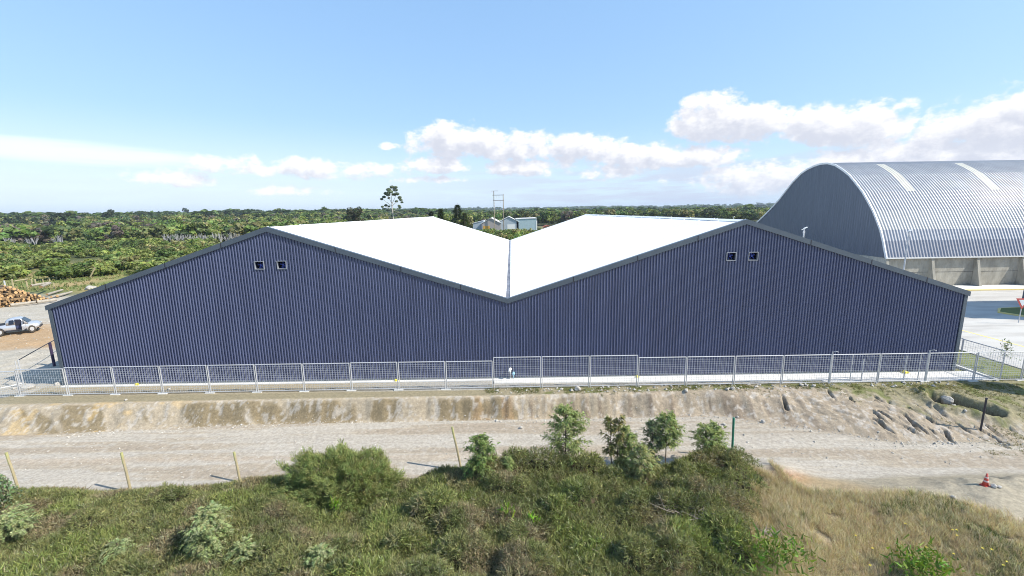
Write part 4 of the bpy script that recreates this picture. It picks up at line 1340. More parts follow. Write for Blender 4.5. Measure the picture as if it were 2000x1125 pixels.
def clump_crown(cl, per, size, r, jitter=.5, asp=.6):
    """cl: list of (x,y,z,rx,rz); leaves on and in the clumps' shells"""
    out = []; shade = []
    for (x, y, z, rx, rz) in cl:
        d = unit(r.normal(size=(per, 3)))
        rad = r.uniform(.55, 1.05, per) ** .6
        c = np.array([x, y, z]) + d * rad[:, None] * np.array([rx, rx, rz])
        nr = unit(d + r.normal(0, jitter, (per, 3)))
        out.append(disc_leaves(c, nr, size * r.uniform(.6, 1.3, per), r, asp))
        shade.append(np.full(per, r.normal(0, .13)))
    return np.concatenate(out), np.concatenate(shade)


def rand_clumps(n, R_, H0, H1, cr, r, flat=1.0, top=.6):
    cl = []
    for i in range(n):
        a = r.uniform(0, 6.28); q = math.sqrt(r.uniform(0, 1)); zt = r.uniform(0, 1)
        rr = R_ * q * (1 - abs(zt - .4) ** 1.6 * top)
        s = cr * r.uniform(.7, 1.25)
        cl.append((math.cos(a) * rr, math.sin(a) * rr, H0 + (H1 - H0) * zt, s, s * flat))
    return cl


vr = np.random.default_rng(21)

# --- far woodland prototypes (unit height 1, merged into one 'woodland')
def proto_tree(seed, nleaf, kind):
    r = np.random.default_rng(seed)
    if kind == 'round':
        cl = rand_clumps(13, .36, .28, .88, .155, r)
    elif kind == 'tall':
        cl = rand_clumps(9, .20, .45, .93, .12, r)
    elif kind == 'bush':
        cl = rand_clumps(11, .62, .18, .72, .26, r, .8)
    else:
        cl = [(0, 0, .2 + .75 * i / 8, .26 * (1.08 - i / 8.5), .09) for i in range(9)]
    q, sh = clump_crown(cl, nleaf // len(cl), .056 if kind != 'bush' else .088, r, .45, .7)
    if nleaf < 300: q, sh = clump_crown(cl, nleaf // len(cl), .095 if nleaf > 200 else .13, r, .45, .8)
    return q, sh


PR = {}
for kd in ('round', 'tall', 'bush', 'cone'):
    for lod, nl in (('mid', 900), ('lo', 280), ('far', 110)):
        PR[kd, lod] = [proto_tree(100 + i + nl, nl, kd) for i in range(4)]
TINT0 = [(.062, .090, .024), (.048, .075, .022), (.085, .105, .030), (.070, .085, .032), (.036, .056, .024), (.105, .105, .045)]


TINT = [(t_[0] * 2.5, t_[1] * 2.4, t_[2] * 2.4) for t_ in TINT0]


def scatter(name, label, items, cat='woodland'):
    """items: (x,y,z,height,width factor,kind,lod,tint)"""
    Q = []; Cc = []
    for (x, y, z, h, wf, kd, lod, tint) in items:
        q, sh = PR[kd, lod][vr.integers(0, 4)]
        a = vr.uniform(0, 6.28); c, s = math.cos(a), math.sin(a)
        v = q * h; X = (v[..., 0] * c - v[..., 1] * s) * wf + x; Yv = (v[..., 0] * s + v[..., 1] * c) * wf + y
        Q.append(np.stack([X, Yv, v[..., 2] + z], -1))
        t = np.array(tint) * (1 + vr.normal(0, .12))
        n = len(q)
        Cc.append(np.clip(t[None] * (1 + sh[:, None] + vr.normal(0, .18, (n, 1))) * (1 + vr.normal(0, .07, (n, 3))), .004, .6))
    o = quads_obj(name, np.concatenate(Q), np.concatenate(Cc), M['leaf'])
    tag(o, label, cat, kind='stuff'); return o


def ok_ground(x, y):
    if -36 < x < 33 and y < 96: return False
    if 33 <= x < 135 and y < 112: return False
    return True


items = []
# shrub belt on the left, from the meadow edge to the woods
tries = 0
while len(items) < 950 and tries < 20000:
    tries += 1
    d = 10 ** vr.uniform(math.log10(80), math.log10(215)); a = R(vr.uniform(-60, 8))
    x, y = d * math.sin(a) * 1.35, d * math.cos(a)
    if not ok_ground(x, y) or y < 76 + max(0, (x + 95)) * .28: continue
    if -105 < x < -40 and y < 128 and fbm(np.array([x]), np.array([y]), .05, 2, 9)[0] > .52: continue
    if x > -34 and y < 150: continue
    if fbm(np.array([x]), np.array([y]), .035, 3, 77)[0] < .36: continue
    h = vr.uniform(1.8, 3.6) * (1.15 if y > 130 else .95)
    tt = TINT[vr.choice([0, 2, 2, 3, 1, 5], p=[.25, .2, .15, .15, .15, .10])]
    items.append((x, y, 0, h, vr.uniform(1.0, 1.5), 'bush', 'mid' if y < 125 else 'lo', tt))
scatter('shrubland', 'green shrub belt between the meadow and the woods on the left', items, 'shrubs')
items = []
tries = 0
while len(items) < 2600 and tries < 40000:
    tries += 1
    d = 10 ** vr.uniform(math.log10(185), math.log10(620)); a = R(vr.uniform(-62, 36))
    x, y = d * math.sin(a) * 1.15, d * math.cos(a)
    if y < 175: continue
    if x > -70 and y < 285 and x < 60: continue
    if x > -5 and y < 330: continue
    front = x < -60
    h = vr.uniform(4.5, 8.8) if front else vr.uniform(6.5, 10.0)
    if y > 330: h = vr.uniform(5, 9.5) if front else vr.uniform(7.5, 11.5)
    kd = ['round', 'tall', 'bush'][vr.choice(3, p=[.7, .2, .1])]
    if kd == 'bush': h *= .6
    tt = np.array(TINT[vr.integers(0, 6)]) * (1.05 if y < 330 else .9) * vr.uniform(.7, 1.2)
    if vr.random() < .07: tt = np.array((.16, .14, .12))
    items.append((x, y, float(height(np.array([x]), np.array([y]))[0]) - .2, h, vr.uniform(1.0, 1.45), kd, 'lo', tt))
scatter('woodland', 'dense mixed wood stretching along the horizon behind the warehouse', items)
items = []
for i in range(3600):
    d = 10 ** vr.uniform(math.log10(600), math.log10(4200)); a = R(vr.uniform(-62, 40))
    x, y = d * math.sin(a) * 1.1, d * math.cos(a)
    if fbm(np.array([x]), np.array([y]), .0022, 2, 141)[0] > .60 and vr.random() < .8: continue
    z = float(height(np.array([x]), np.array([y]))[0])
    h = vr.uniform(9, 15) * (1 + .5 * (d > 1800))
    items.append((x, y, z - 1, h, vr.uniform(1.5, 3.0), ['round', 'bush', 'tall'][vr.choice(3, p=[.6, .25, .15])], 'far', np.array(TINT[vr.choice([1, 4, 0])]) * .8))
scatter('far_woodland', 'bluish distant tree cover on the low hills at the horizon', items)
# green bushes close behind the roof valley
items = []
for i in range(150):
    x = vr.uniform(-75, 45); y = vr.uniform(165, 246)
    items.append((x, y, 0, vr.uniform(1.6, 4.0) * (1 if abs(x + 3) > 26 else .62), vr.uniform(1, 1.5), 'bush', 'lo', TINT[vr.choice([0, 2, 3])]))
scatter('thicket', 'green thicket in front of the distant sheds behind the valley', items, 'shrubs')


# --- individual distant trees
def crown_tree(name, label, loc, h, cl, per, size, cols, trunk, group=None, cat='tree', v=.2, m_=None, jitter=.5, bark='bark'):
    t = thing(name, label, cat, loc, 0, group)
    trunk.build('trunk', M[bark], t)
    q, sh = clump_crown(cl, per, size, vr, jitter)
    c = jit(cols, len(q), vr, v) * (1 + sh[:, None])
    quads_obj('crown', q, np.clip(c, .004, .8), m_ or M['leaf'], t)
    return t


GR = [(.050, .075, .028), (.065, .085, .03), (.04, .06, .025)]
# tall slender eucalyptus
Ye = 190.0
T = PY(765, 358, Ye); Bx = PY(768, 430, Ye)[0]; H_ = T[2]
u = H_ / 16.0
cl = []
er = np.random.default_rng(4)
for (dx, dz, s) in [(0, 15.0, 1.0), (-.8, 14.2, 1.1), (.8, 14.2, 1.1), (-.1, 13.6, 1.2), (-1.7, 13.2, 1.0), (1.6, 13.0, 1.0), (.6, 12.9, 1.1), (-.8, 12.8, 1.0), (-2.5, 12.2, .8), (-3.0, 11.6, .6), (2.0, 12.0, .85), (2.6, 11.3, .7), (2.9, 10.6, .55),
                    (1.1, 10.9, .6), (-2.2, 9.8, .7), (-2.8, 9.4, .55), (-1.3, 9.5, .5), (1.7, 9.6, .6), (2.4, 9.2, .55), (3.5, 8.1, .5), (1.2, 14.9, .7), (-1.1, 11.9, .5)]:
    cl.append((dx * u, er.uniform(-1.2, 1.2) * u, dz * u, s * u * .68, s * u * .42))
tb = MB(); tb.tube([(0, 0, -.3), (.1 * u, 0, 5 * u), (-.1 * u, 0, 9.3 * u), (0, 0, 14.5 * u)], [.26 * u, .20 * u, .15 * u, .04 * u], 7)
for (dx, dz, z0) in [(-2.4, 9.6, 8.4), (2.6, 9.2, 8.0), (3.4, 8.0, 7.2), (-2.8, 11.6, 9.4), (2.2, 11.6, 9.6), (-1.4, 13.2, 10), (1.5, 13.2, 10.2), (-1.7, 5.0, 8.2)]:
    tb.tube([(0, 0, z0 * u), (dx * .55 * u, .2, (z0 * .45 + dz * .55) * u), (dx * u, .2, dz * u)], [.09 * u, .06 * u, .03 * u], 5)
crown_tree('eucalyptus_tree', 'tall slender tree with a bare pale trunk and umbrella crown rising above the left roof', (Bx, Ye, 0), H_, cl, 150, .20 * u, [(.15, .19, .10), (.18, .21, .12), (.12, .16, .09)], tb, bark='palebark')
# broad round tree left of it
Yr = 175.0; T = PY(692, 402, Yr); H_ = T[2]
cl = rand_clumps(26, H_ * .27, H_ * .30, H_ * .90, H_ * .105, np.random.default_rng(8), 1, .75)
crown_tree('broadleaf_tree', 'dark rounded broadleaf tree behind the left roof, left of the tall slender tree', (T[0], Yr, 0), H_, cl, 110, .32, [(.040, .055, .028), (.055, .065, .035), (.09, .085, .06)], trunk_mb(H_ * .8, .35, .08, .3, 7, np.random.default_rng(1)))


def conifer(label, px, py, Y, w, cols, seed, ragged=.0):
    r = np.random.default_rng(seed); T = PY(px, py, Y); H_ = T[2]; q = []
    n = 2600
    z = r.uniform(.08, .93, n) ** 1.0; tier = np.sin(z * 60) * .12
    rad = (1 - z) * w * r.uniform(.3, 1.0, n) ** .5 * (1 + tier) * (1 + ragged * np.sin(z * 23 + 2))
    a = r.uniform(0, 6.28, n)
    a = np.round(a / .7) * .7 + r.normal(0, .14, n)
    base = np.stack([np.cos(a) * rad * .75, np.sin(a) * rad * .75, z * H_ + rad * .22], -1)
    d = unit(np.stack([np.cos(a), np.sin(a), r.normal(.25, .25, n)], -1))
    q = blade_quads(base, d, r.uniform(.35, .9, n) * (H_ / 14), np.full(n, .22) * (H_ / 14), r)
    t = thing('conifer_tree', label, 'conifer', (T[0], Y, 0), 0, 'conifers behind the roof')
    trunk_mb(H_ * .98, .22, .04, 0, 0).build('trunk', M['bark'], t)
    quads_obj('crown', q, jit(cols, n, r, .25), M['leaf'], t)


conifer('tallest spiky conifer with a thin ragged tip left of the roof valley', 893, 395, 150, 4.6, [(.035, .055, .028), (.05, .07, .03)], 3, .4)
conifer('shorter pointed conifer left of the tallest spiky one', 860, 404, 150, 3.0, [(.06, .085, .03), (.045, .065, .03)], 4)
conifer('low bushy conifer at the far ridge end of the left roof', 842, 409, 155, 3.4, [(.035, .05, .028)], 5)
conifer('yellow green weeping conifer just left of the distant sheds', 907, 412, 148, 4.0, [(.09, .11, .03), (.07, .09, .03)], 6)
# separate trees that break the skyline
sk = [(217, 410, 400, 'single dark tree standing highest on the left skyline'), (127, 415, 330, 'dark round tree on the left skyline, right one of a pair'), (110, 416, 340, 'flat topped dark tree on the left skyline, left one of a pair'), (22, 417, 300, 'round dark tree on the skyline at the far left'),
      (81, 420, 300, 'pale leaning tree on the far left skyline'), (1222, 406, 620, 'dark tree on the skyline above the right roof near the tiny halls'), (1208, 406, 640, 'thin tree beside the dark skyline tree above the right roof'), (1044, 411, 420, 'small dark skyline tree right of the distant sheds'), (1020, 411, 420, 'small dark skyline tree above the distant sheds'),
      (357, 407, 900, 'large dark tree clump crowning the blue ridge on the left'), (1010, 412, 330, 'bushy tree right behind the pale blue gabled shed'), (1025, 412, 330, 'yellowish tree behind the teal grey flat shed')]
for i, (px, py, Y, lab) in enumerate(sk):
    T = PY(px, py - 1, Y); H_ = T[2]; r = np.random.default_rng(50 + i)
    w = H_ * (.26 if i % 3 else .34)
    cl = rand_clumps(12, w, H_ * (.45 if i in (0, 2, 5, 6) else .3), H_ * .92, w * .42, r, .8)
    tint = [(.04, .058, .03)] if i != 11 else [(.10, .105, .03)]
    if i == 4: tint = [(.20, .20, .15)]
    crown_tree('skyline_tree', lab, (T[0], Y, 0), H_, cl, 45, w * .17, tint, trunk_mb(H_ * .8, .3, .08, 0, 4, r), 'trees breaking the skyline')
# pale dead wood along the edge of the left wood
r = np.random.default_rng(77)
for i, (px, py) in enumerate([(322, 462), (334, 463), (346, 462), (358, 461), (370, 462), (382, 463), (394, 461), (406, 462), (418, 463), (430, 462), (442, 463), (454, 462), (466, 462), (16, 480), (26, 484), (58, 480), (70, 483), (110, 478), (122, 482)]):
    Y = 172.0; T = PY(px, py, Y)
    b = MB(); hh = r.uniform(3.5, 5)
    for q_ in range(16):
        a = r.uniform(0, 6.28); l = r.uniform(.4, 1.6)
        b.tube([(0, 0, hh * .1), (math.cos(a) * l * .5, math.sin(a) * l * .5, hh * r.uniform(.4, .6)), (math.cos(a) * l, math.sin(a) * l, hh * r.uniform(.75, 1))], [.09, .06, .03], 4)
    o = b.build('bare_shrub', bpy.data.materials.get('silver_wood') or mat('silver_wood', (.42, .42, .42), (.32, .31, .32), .9)); o.location = (T[0], Y, 0)
    tag(o, 'silvery leafless shrub, %s from the left in the pale row by the wood' % ORD[i] if i < 13 else 'silvery leafless shrub, %s from the left near the utility pole' % ORD[i - 13], 'shrub', 'bare shrubs in the pale row' if i < 13 else 'bare shrubs near the utility pole')

# ------------------------------------------------------------------ near scrub
EDGE = [(-60, 970), (0, 962), (38, 962), (140, 958), (200, 966), (300, 960), (400, 957), (480, 946), (540, 934), (620, 930), (770, 948), (830, 938), (880, 926), (940, 930), (1000, 925), (1100, 925), (1200, 935), (1260, 935), (1320, 915), (1430, 902), (1500, 918), (1530, 955), (1580, 972), (1700, 982), (1820, 985), (1900, 1000), (2060, 1010)]
ex = [PZ(a, b_, -1.1) for a, b_ in EDGE]
EX = np.array([e[0] for e in ex]); EY = np.array([e[1] for e in ex])
od = np.argsort(EX); EX, EY = EX[od], EY[od]


def edge(x): return np.interp(x, EX, EY)


_mr = np.random.default_rng(909)
MOUNDS = [(_mr.uniform(-25, 13), _mr.uniform(10.8, 18.6), _mr.uniform(.35, 1.0), _mr.uniform(.22, .80)) for _ in range(150)]
MOUNDS = [m_ for m_ in MOUNDS if not (m_[0] < -3.5 and m_[1] > 16.4)]
MOUNDS = [(a_, b_, c_, d_ * (.6 if a_ < -4 else 1)) for a_, b_, c_, d_ in MOUNDS]
MOUNDS += [(.3, 17.9, .9, .8), (1.5, 18.3, .8, .8), (3.4, 17.6, .9, .7), (4.4, 18.3, .7, .5), (9.6, 18.7, 1.0, .7), (11.0, 17.4, 1.1, .6), (-3.4, 18.2, .9, .45), (6.5, 14.8, .8, .5)]


def canopy(x, y):
    """how high the scrub stands over the ground"""
    e = edge(x) - y
    h = .12 + (.30 + .14 * sstep(-6, 0, x)) * sstep(-.1, 1.0, e)
    h = h + .55 * fbm(x, y, .55, 3, 201) * sstep(.0, 1.2, e)
    h = h + .35 * (fbm(x, y, 1.5, 3, 203) - .4) * sstep(.0, .8, e)
    h = h + .55 * np.exp(-(((x - 1.8) / 3.2) ** 2 + ((y - 17.7) / .9) ** 2)) + .35 * np.exp(-(((x - 9.5) / 2.6) ** 2 + ((y - 18.4) / .8) ** 2))
    mm = np.zeros_like(h)
    for (a, c, r_, hh_) in MOUNDS:
        q_ = ((x - a) / r_) ** 2 + ((y - c) / (r_ * .8)) ** 2
        mm = np.maximum(mm, hh_ * np.sqrt(np.clip(1 - q_, 0, 1)))
    h = h * .8 + mm * sstep(-.2, .5, e)
    bb = ((x + 7.25) / 2.5) ** 2 + ((y - 16.7) / 1.6) ** 2
    h = h * (1 - .85 * sstep(1.15, .9, bb)) * (1 - .55 * np.exp(-(((x + 7.2) / 2.2) ** 2 + ((y - 15.0) / .8) ** 2)))
    dry = sstep(-.8, 1.2, x - (7.1 + (y - 12.2) * .6) + (fbm(x, y, .5, 3, 205) - .5) * 4)
    return h * (1 - .55 * dry), dry


N0 = 185000
sx = vr.uniform(-26, 21, N0); sy = vr.uniform(10.0, 20.5, N0)
keep = (sy < edge(sx) + vr.normal(0, .06, N0)) & (np.abs(sx) < 3.5 + sy * 1.35)
sx, sy = sx[keep], sy[keep]
ch, dryf = canopy(sx, sy)
isdry = vr.random(len(sx)) < dryf
bare = fbm(sx, sy, .9, 3, 211) > .60
rub = (sx + (sy - 16) * .9) > 16.3 + vr.normal(0, .5, len(sx))
gx_, gy_, gh = sx[~isdry], sy[~isdry], ch[~isdry]
n = len(gx_)
gz_ = height(gx_, gy_) + gh * vr.uniform(.72, 1.05, n) ** 1.0
# gradient of the canopy gives the lie of the sprigs
eps = .12
dhx = (canopy(gx_ + eps, gy_)[0] - canopy(gx_ - eps, gy_)[0]) / (2 * eps); dhy = (canopy(gx_, gy_ + eps)[0] - canopy(gx_, gy_ - eps)[0]) / (2 * eps)
nrm_ = unit(np.stack([-dhx, -dhy, np.ones(n)], -1))
patch = fbm(gx_, gy_, .45, 3, 221); p2 = fbm(gx_, gy_, 1.4, 3, 223); p3 = fbm(gx_, gy_, .9, 2, 225)
olive = np.array((.255, .262, .108)); deep = np.array((.165, .185, .072)); brown = np.array((.29, .235, .155)); lime = np.array((.25, .295, .09)); greyg = np.array((.34, .34, .215))
cg = olive + (deep - olive) * sstep(.40, .60, p2)[:, None]
cg = cg + (brown - cg) * (sstep(.54, .68, p3) * .75)[:, None]
cg = cg + (lime - cg) * (sstep(.56, .70, patch) * sstep(17.5, 15, gy_) * .75)[:, None]
cg = cg + (greyg - cg) * (vr.random(n) < .10)[:, None] * .7
K = 6
bs = np.repeat(np.stack([gx_, gy_, gz_], -1), K, 0) + vr.normal(0, .035, (n * K, 3)) * [1, 1, 1.0]
dn = unit(np.repeat(nrm_, K, 0) * .75 + vr.normal(0, .62, (n * K, 3)))
L = vr.uniform(.06, .17, n * K); W_ = vr.uniform(.012, .030, n * K)
big = np.repeat(patch > .58, K); L[big] *= 1.35; W_[big] *= 1.3
Q = blade_quads(bs, dn, L, W_, vr, .3)
cc_ = np.repeat(cg, K, 0) * (1 + vr.normal(0, .30, (n * K, 1))) * (1 + vr.normal(0, .06, (n * K, 3)))
o = quads_obj('scrub', Q, np.clip(cc_, .01, .5), M['leaf']); tag(o, 'dense low olive green scrub covering the foreground', 'scrub', kind='stuff')
# dark inner body of the scrub so the soil does not show through
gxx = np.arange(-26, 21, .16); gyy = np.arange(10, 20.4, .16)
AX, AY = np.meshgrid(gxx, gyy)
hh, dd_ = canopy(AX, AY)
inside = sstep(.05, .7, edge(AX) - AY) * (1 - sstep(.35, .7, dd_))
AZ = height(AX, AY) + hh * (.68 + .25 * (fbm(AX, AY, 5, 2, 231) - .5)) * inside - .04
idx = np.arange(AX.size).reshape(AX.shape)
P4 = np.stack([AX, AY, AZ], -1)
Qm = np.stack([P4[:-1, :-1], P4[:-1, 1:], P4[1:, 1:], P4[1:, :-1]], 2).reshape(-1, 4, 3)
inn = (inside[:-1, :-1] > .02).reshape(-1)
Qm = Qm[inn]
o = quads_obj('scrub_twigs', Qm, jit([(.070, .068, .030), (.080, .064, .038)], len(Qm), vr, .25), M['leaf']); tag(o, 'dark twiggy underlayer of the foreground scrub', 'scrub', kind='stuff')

# dry grass
def grass(name, label, gx, gy, cols, L0, L1, K, w=.008, lean=.45):
    n = len(gx)
    bs = np.repeat(np.stack([gx, gy, height(gx, gy) - .01], -1), K, 0) + vr.normal(0, .03, (n * K, 3)) * [1, 1, 0]
    tdir = np.repeat(vr.normal(0, lean, (n, 2)), K, 0)
    dn = unit(np.stack([tdir[:, 0] + vr.normal(0, .35, n * K) - .15, tdir[:, 1] + vr.normal(0, .35, n * K), np.ones(n * K)], -1))
    Ls = np.repeat(vr.uniform(L0, L1, n), K) * vr.uniform(.6, 1.1, n * K)
    Q = blade_quads(bs, dn, Ls, np.full(n * K, w) * vr.uniform(.7, 1.5, n * K), vr, .3)
    base = np.repeat(jit(cols, n, vr, .15, .05), K, 0) * (1 + vr.normal(0, .15, (n * K, 1)))
    o = quads_obj(name, Q, np.clip(base, .01, .8), M['grass']); tag(o, label, 'grass', kind='stuff'); return o


dx_, dy_ = sx[isdry & ~rub], sy[isdry & ~rub]
tall = fbm(dx_, dy_, .8, 3, 241)
grass('dry_grass', 'straw coloured dry grass on the slope in the right foreground', dx_[tall > .22], dy_[tall > .22], [(.62, .53, .37), (.68, .60, .44), (.54, .45, .31), (.48, .38, .26)], .14, .42, 7, .011)
gsel = fbm(dx_, dy_, .6, 3, 243) > .62
grass('green_grass', 'green grass tufts among the dry grass in the right foreground', dx_[gsel][::2], dy_[gsel][::2], [(.11, .17, .035), (.08, .13, .03)], .12, .34, 8, .014)
gn = 5200
ax_ = vr.uniform(-1.5, 34, gn); ay_ = 25.45 + vr.normal(0, .28, gn) - (ax_ > 20) * np.abs(vr.normal(0, .5, gn))
kk = fbm(ax_, ay_, 1.3, 3, 245) > .47
grass('verge_grass', 'short green grass on the bank edge under the right half of the fence', ax_[kk], ay_[kk], [(.15, .17, .05), (.11, .15, .04), (.27, .23, .12)], .05, .15, 6, .012)
ax_ = vr.uniform(24, 40, 9000); ay_ = vr.uniform(19.5, 25.3, 9000)
kk = fbm(ax_, ay_, .9, 3, 247) + (ax_ - 24) * .03 > .50
kk &= _carve(ax_, ay_, np.zeros(len(ax_))) > -.06
grass('slope_grass', 'patchy dull grass on the slope around the black board at right', ax_[kk], ay_[kk], [(.24, .215, .11), (.15, .165, .06), (.30, .25, .15)], .05, .13, 5, .012)
ax_ = vr.uniform(31.3, 36, 14000); ay_ = vr.uniform(26.2, 42, 14000); kk = ax_ < 34.5 + .3 * (ay_ - 30) * (ay_ > 31)
kk &= ax_ < 36.5 - np.clip(ay_ - 34.2, 0, 99) * .48
o = grass('lawn_grass', 'mown green lawn between the warehouse side and the concrete yard', ax_[kk], ay_[kk], [(.14, .19, .045), (.18, .21, .06)], .04, .08, 5, .016)
# meadow grass tussocks beyond the stock yard
ax_ = vr.uniform(-110, -30, 9000); ay_ = vr.uniform(64, 130, 9000); kk = (ay_ > 66 - .12 * (ax_ + 70)) & ok_ground(0, 200) & ((ax_ < -37) | (ay_ > 92)) & (fbm(ax_, ay_, .1, 3, 251) > .42)
grass('meadow_grass', 'green and straw tussocks of the meadow behind the stock yard', ax_[kk], ay_[kk], [(.16, .20, .06), (.30, .25, .12), (.12, .15, .05)], .2, .6, 4, .10)

# flowers in the dry grass
fl = [(1767, 1024), (1859, 1036), (1867, 1036), (1868, 1047), (1670, 1047), (1703, 1072), (1808, 1070), (1918, 1072), (1936, 1074), (1861, 1084), (1738, 1115), (1965, 1099), (1958, 1106), (1698, 1105)]
for i, (px, py) in enumerate(fl):
    p0 = PZ(px, py, -.3)
    for zz in (0, 0, 0): p0 = PZ(px, py, hz(p0[0], p0[1]) + .34)
    g0 = hz(p0[0], p0[1])
    t = thing('wildflower', 'yellow wildflower in the dry grass, %s counting down from the road' % ORD[i], 'flower', (p0[0], p0[1], g0), 0, 'yellow flowers in the dry grass')
    b = MB(); b.tube([(0, 0, 0), (.02, 0, .36)], .005, 4); b.build('stem', M['green'], t)
    b = MB()
    for q_ in range(7):
        a = q_ * .897; b.face([(.02, 0, .36), (.02 + .032 * math.cos(a - .3), .032 * math.sin(a - .3), .372), (.02 + .042 * math.cos(a), .042 * math.sin(a), .368), (.02 + .032 * math.cos(a + .3), .032 * math.sin(a + .3), .372)])
    b.build('petals', M['yellow'], t)

# round gorse bush
rb = thing('gorse_bush', 'big dome shaped dark green bush at the edge of the road', 'bush', (-7.2, 16.8, hz(-7.2, 16.8)))
BH = (PY(645, 870, 17.0)[2] - hz(-7.2, 16.8)) / 1.85
r = np.random.default_rng(31)
b = MB()
for i in range(60):
    a = r.uniform(0, 6.28); e = r.uniform(.1, 1.3); l = r.uniform(.9, 1.25)
    d = (math.cos(a) * math.cos(e) * 2.35 * l * .8, math.sin(a) * math.cos(e) * 1.5 * l * .8, math.sin(e) * 1.75 * BH * l * .8)
    b.tube([(d[0] * .1, d[1] * .1, -.05), (d[0] * .5, d[1] * .5, d[2] * .6), d], [.035, .02, .008], 4)
b.build('stems', M['bark'], rb)
n = 5200
dd = unit(r.normal(size=(n, 3))); dd[:, 2] = np.abs(dd[:, 2]) * 1.0 - .12
lump = 1 + .34 * (fbm(dd[:, 0] * 3 + 5, dd[:, 1] * 3 + dd[:, 2] * 4, 1.5, 3, 261) - .5) * 2 + .30 * (fbm(dd[:, 0] * 9 + 5, dd[:, 1] * 9 + dd[:, 2] * 11, 1.0, 2, 263) - .5) * 2
rr_ = r.uniform(.72, 1.0, n) ** .5 * lump
cen = dd * rr_[:, None] * np.array([2.45, 1.55, 1.85 * BH])
cen[:, 2] = np.maximum(cen[:, 2], .05)
K = 16
bs = np.repeat(cen, K, 0) + r.normal(0, .06, (n * K, 3))
dn = unit(np.repeat(unit(dd + r.normal(0, .30, (n, 3)) + [0, 0, .35]), K, 0) + r.normal(0, .40, (n * K, 3)))
Q = blade_quads(bs, dn, r.uniform(.07, .17, n * K), r.uniform(.012, .026, n * K), r, .3)
base = np.repeat(jit([(.25, .30, .10), (.28, .33, .12), (.21, .26, .10), (.30, .29, .12)], n, r, .18, .05), K, 0) * (1 + r.normal(0, .15, (n * K, 1)))
quads_obj('foliage', Q, np.clip(base, .01, .5), M['leaf'], rb)


# feathery saplings
def sapling(label, px, py, top, w, cols, seed, dens=1.0, low=.12, z=None, name='acacia_sapling', cat='sapling', lean=0, fl_=(.05, .12, .012), split=1, group='feathery saplings by the road'):
    r = np.random.default_rng(seed)
    p0 = PZ(px, py, -.9 if z is None else z)
    for _ in range(3): p0 = PZ(px, py, hz(p0[0], p0[1]) + .25)
    h = PY(px, top, p0[1])[2] - hz(p0[0], p0[1])
    t = thing(name, label, cat, (p0[0], p0[1], hz(p0[0], p0[1])), 0, group)
    b = MB(); q = []; cq = []
    stems = []
    for s in range(split):
        ox = (s - (split - 1) / 2) * w * .45; oy = r.uniform(-.1, .1)
        b.tube([(ox * .3, 0, -.15), (ox * .7 + lean * .3, oy, h * .4), (ox + lean, oy, h * .96)], [.030, .022, .008], 6)
        stems.append((ox, oy))
    nb = int(70 * dens)
    for i in range(nb):
        ox, oy = stems[i % split]
        zt = low + (1 - low) * (i + r.uniform(0, 1)) / nb
        a = r.uniform(0, 6.28)
        sh = min(1, (1 - zt) / .30 + .12) ** .6 * (.6 + .4 * min(1, (zt - low) / .25 + .2))
        l = w * (.62 if split == 1 else .42) * sh * r.uniform(.65, 1.15)
        z0_ = h * zt * .93
        st0 = np.array([ox * (.3 + .7 * zt) + lean * zt, oy * zt, z0_])
        e = np.array([math.cos(a) * l, math.sin(a) * l, l * r.uniform(-.05, .5)])
        b.tube([tuple(st0), tuple(st0 + e * .6), tuple(st0 + e)], [.010, .006, .003], 3)
        nf = int(9 + 8 * r.random())
        for f in range(nf):
            tq = r.uniform(.25, 1.05)
            c = st0 + e * tq + r.normal(0, .03, 3)
            fd = unit(np.array([[e[0], e[1], 0]]) / (l + 1e-6) + r.normal(0, .75, (1, 3)) + [[0, 0, .15]])[0]
            fl2 = r.uniform(.11, .22)
            # a drooping frond of leaflets
            m_ = 11
            ts = np.linspace(.05, 1, m_)
            pts_ = c + fd * (ts * fl2)[:, None] + np.array([0, 0, -1]) * (ts ** 2 * fl2 * .45)[:, None]
            sd_ = np.cross(fd, [0, 0, 1]); sd_ /= np.linalg.norm(sd_) + 1e-6
            for sg in (-1, 1):
                d2 = unit(sd_ * sg + fd * .45 + r.normal(0, .18, (m_, 3)))
                q.append((pts_, d2, np.full(m_, .055) * (1.1 - ts * .5)))
            cq.append(jit(cols, 1, r, .18, .06)[0])
    P_ = np.concatenate([a for a, _, _ in q]); D_ = np.concatenate([c for _, c, _ in q]); L_ = np.concatenate([c for _, _, c in q])
    Q = blade_quads(P_, D_, L_, np.full(len(P_), .016), r, .5)
    cc = np.repeat(np.array(cq), 22, 0) * (1 + r.normal(0, .12, (len(P_), 1)))
    b.build('trunk', M['bark'], t)
    quads_obj('crown', Q, np.clip(cc, .01, .6), M['leaf'], t)
    return t


G1 = [(.32, .38, .15), (.26, .32, .13), (.36, .41, .17)]
G2 = [(.36, .39, .18), (.31, .36, .16), (.38, .37, .18)]
G3 = [(.34, .39, .19), (.29, .35, .16), (.38, .42, .22)]
sapling('tallest dense feathery sapling, in the middle of the road edge', 1104, 925, 785, 1.55, G1, 1, 2.6, .08)
sapling('feathery sapling with a yellowish brown crown and bare stems', 1198, 925, 805, .95, [(.33, .29, .12), (.28, .26, .11), (.19, .22, .09)], 2, .9, .38, split=2)
sapling('thin green sapling just right of the yellowish crowned one', 1222, 922, 825, .85, G1, 3, 1.2, .12)
sapling('short pale green sapling in front of the group of three', 1252, 950, 868, 1.0, G2, 4, 1.6, .04)
sapling('dark narrow sapling left of the round crowned one', 1272, 920, 815, .75, [(.14, .18, .10), (.17, .21, .12)], 5, 1.1, .10)
sapling('round crowned sapling on a bare slim stem', 1299, 915, 802, 1.15, G1, 6, 1.5, .45)
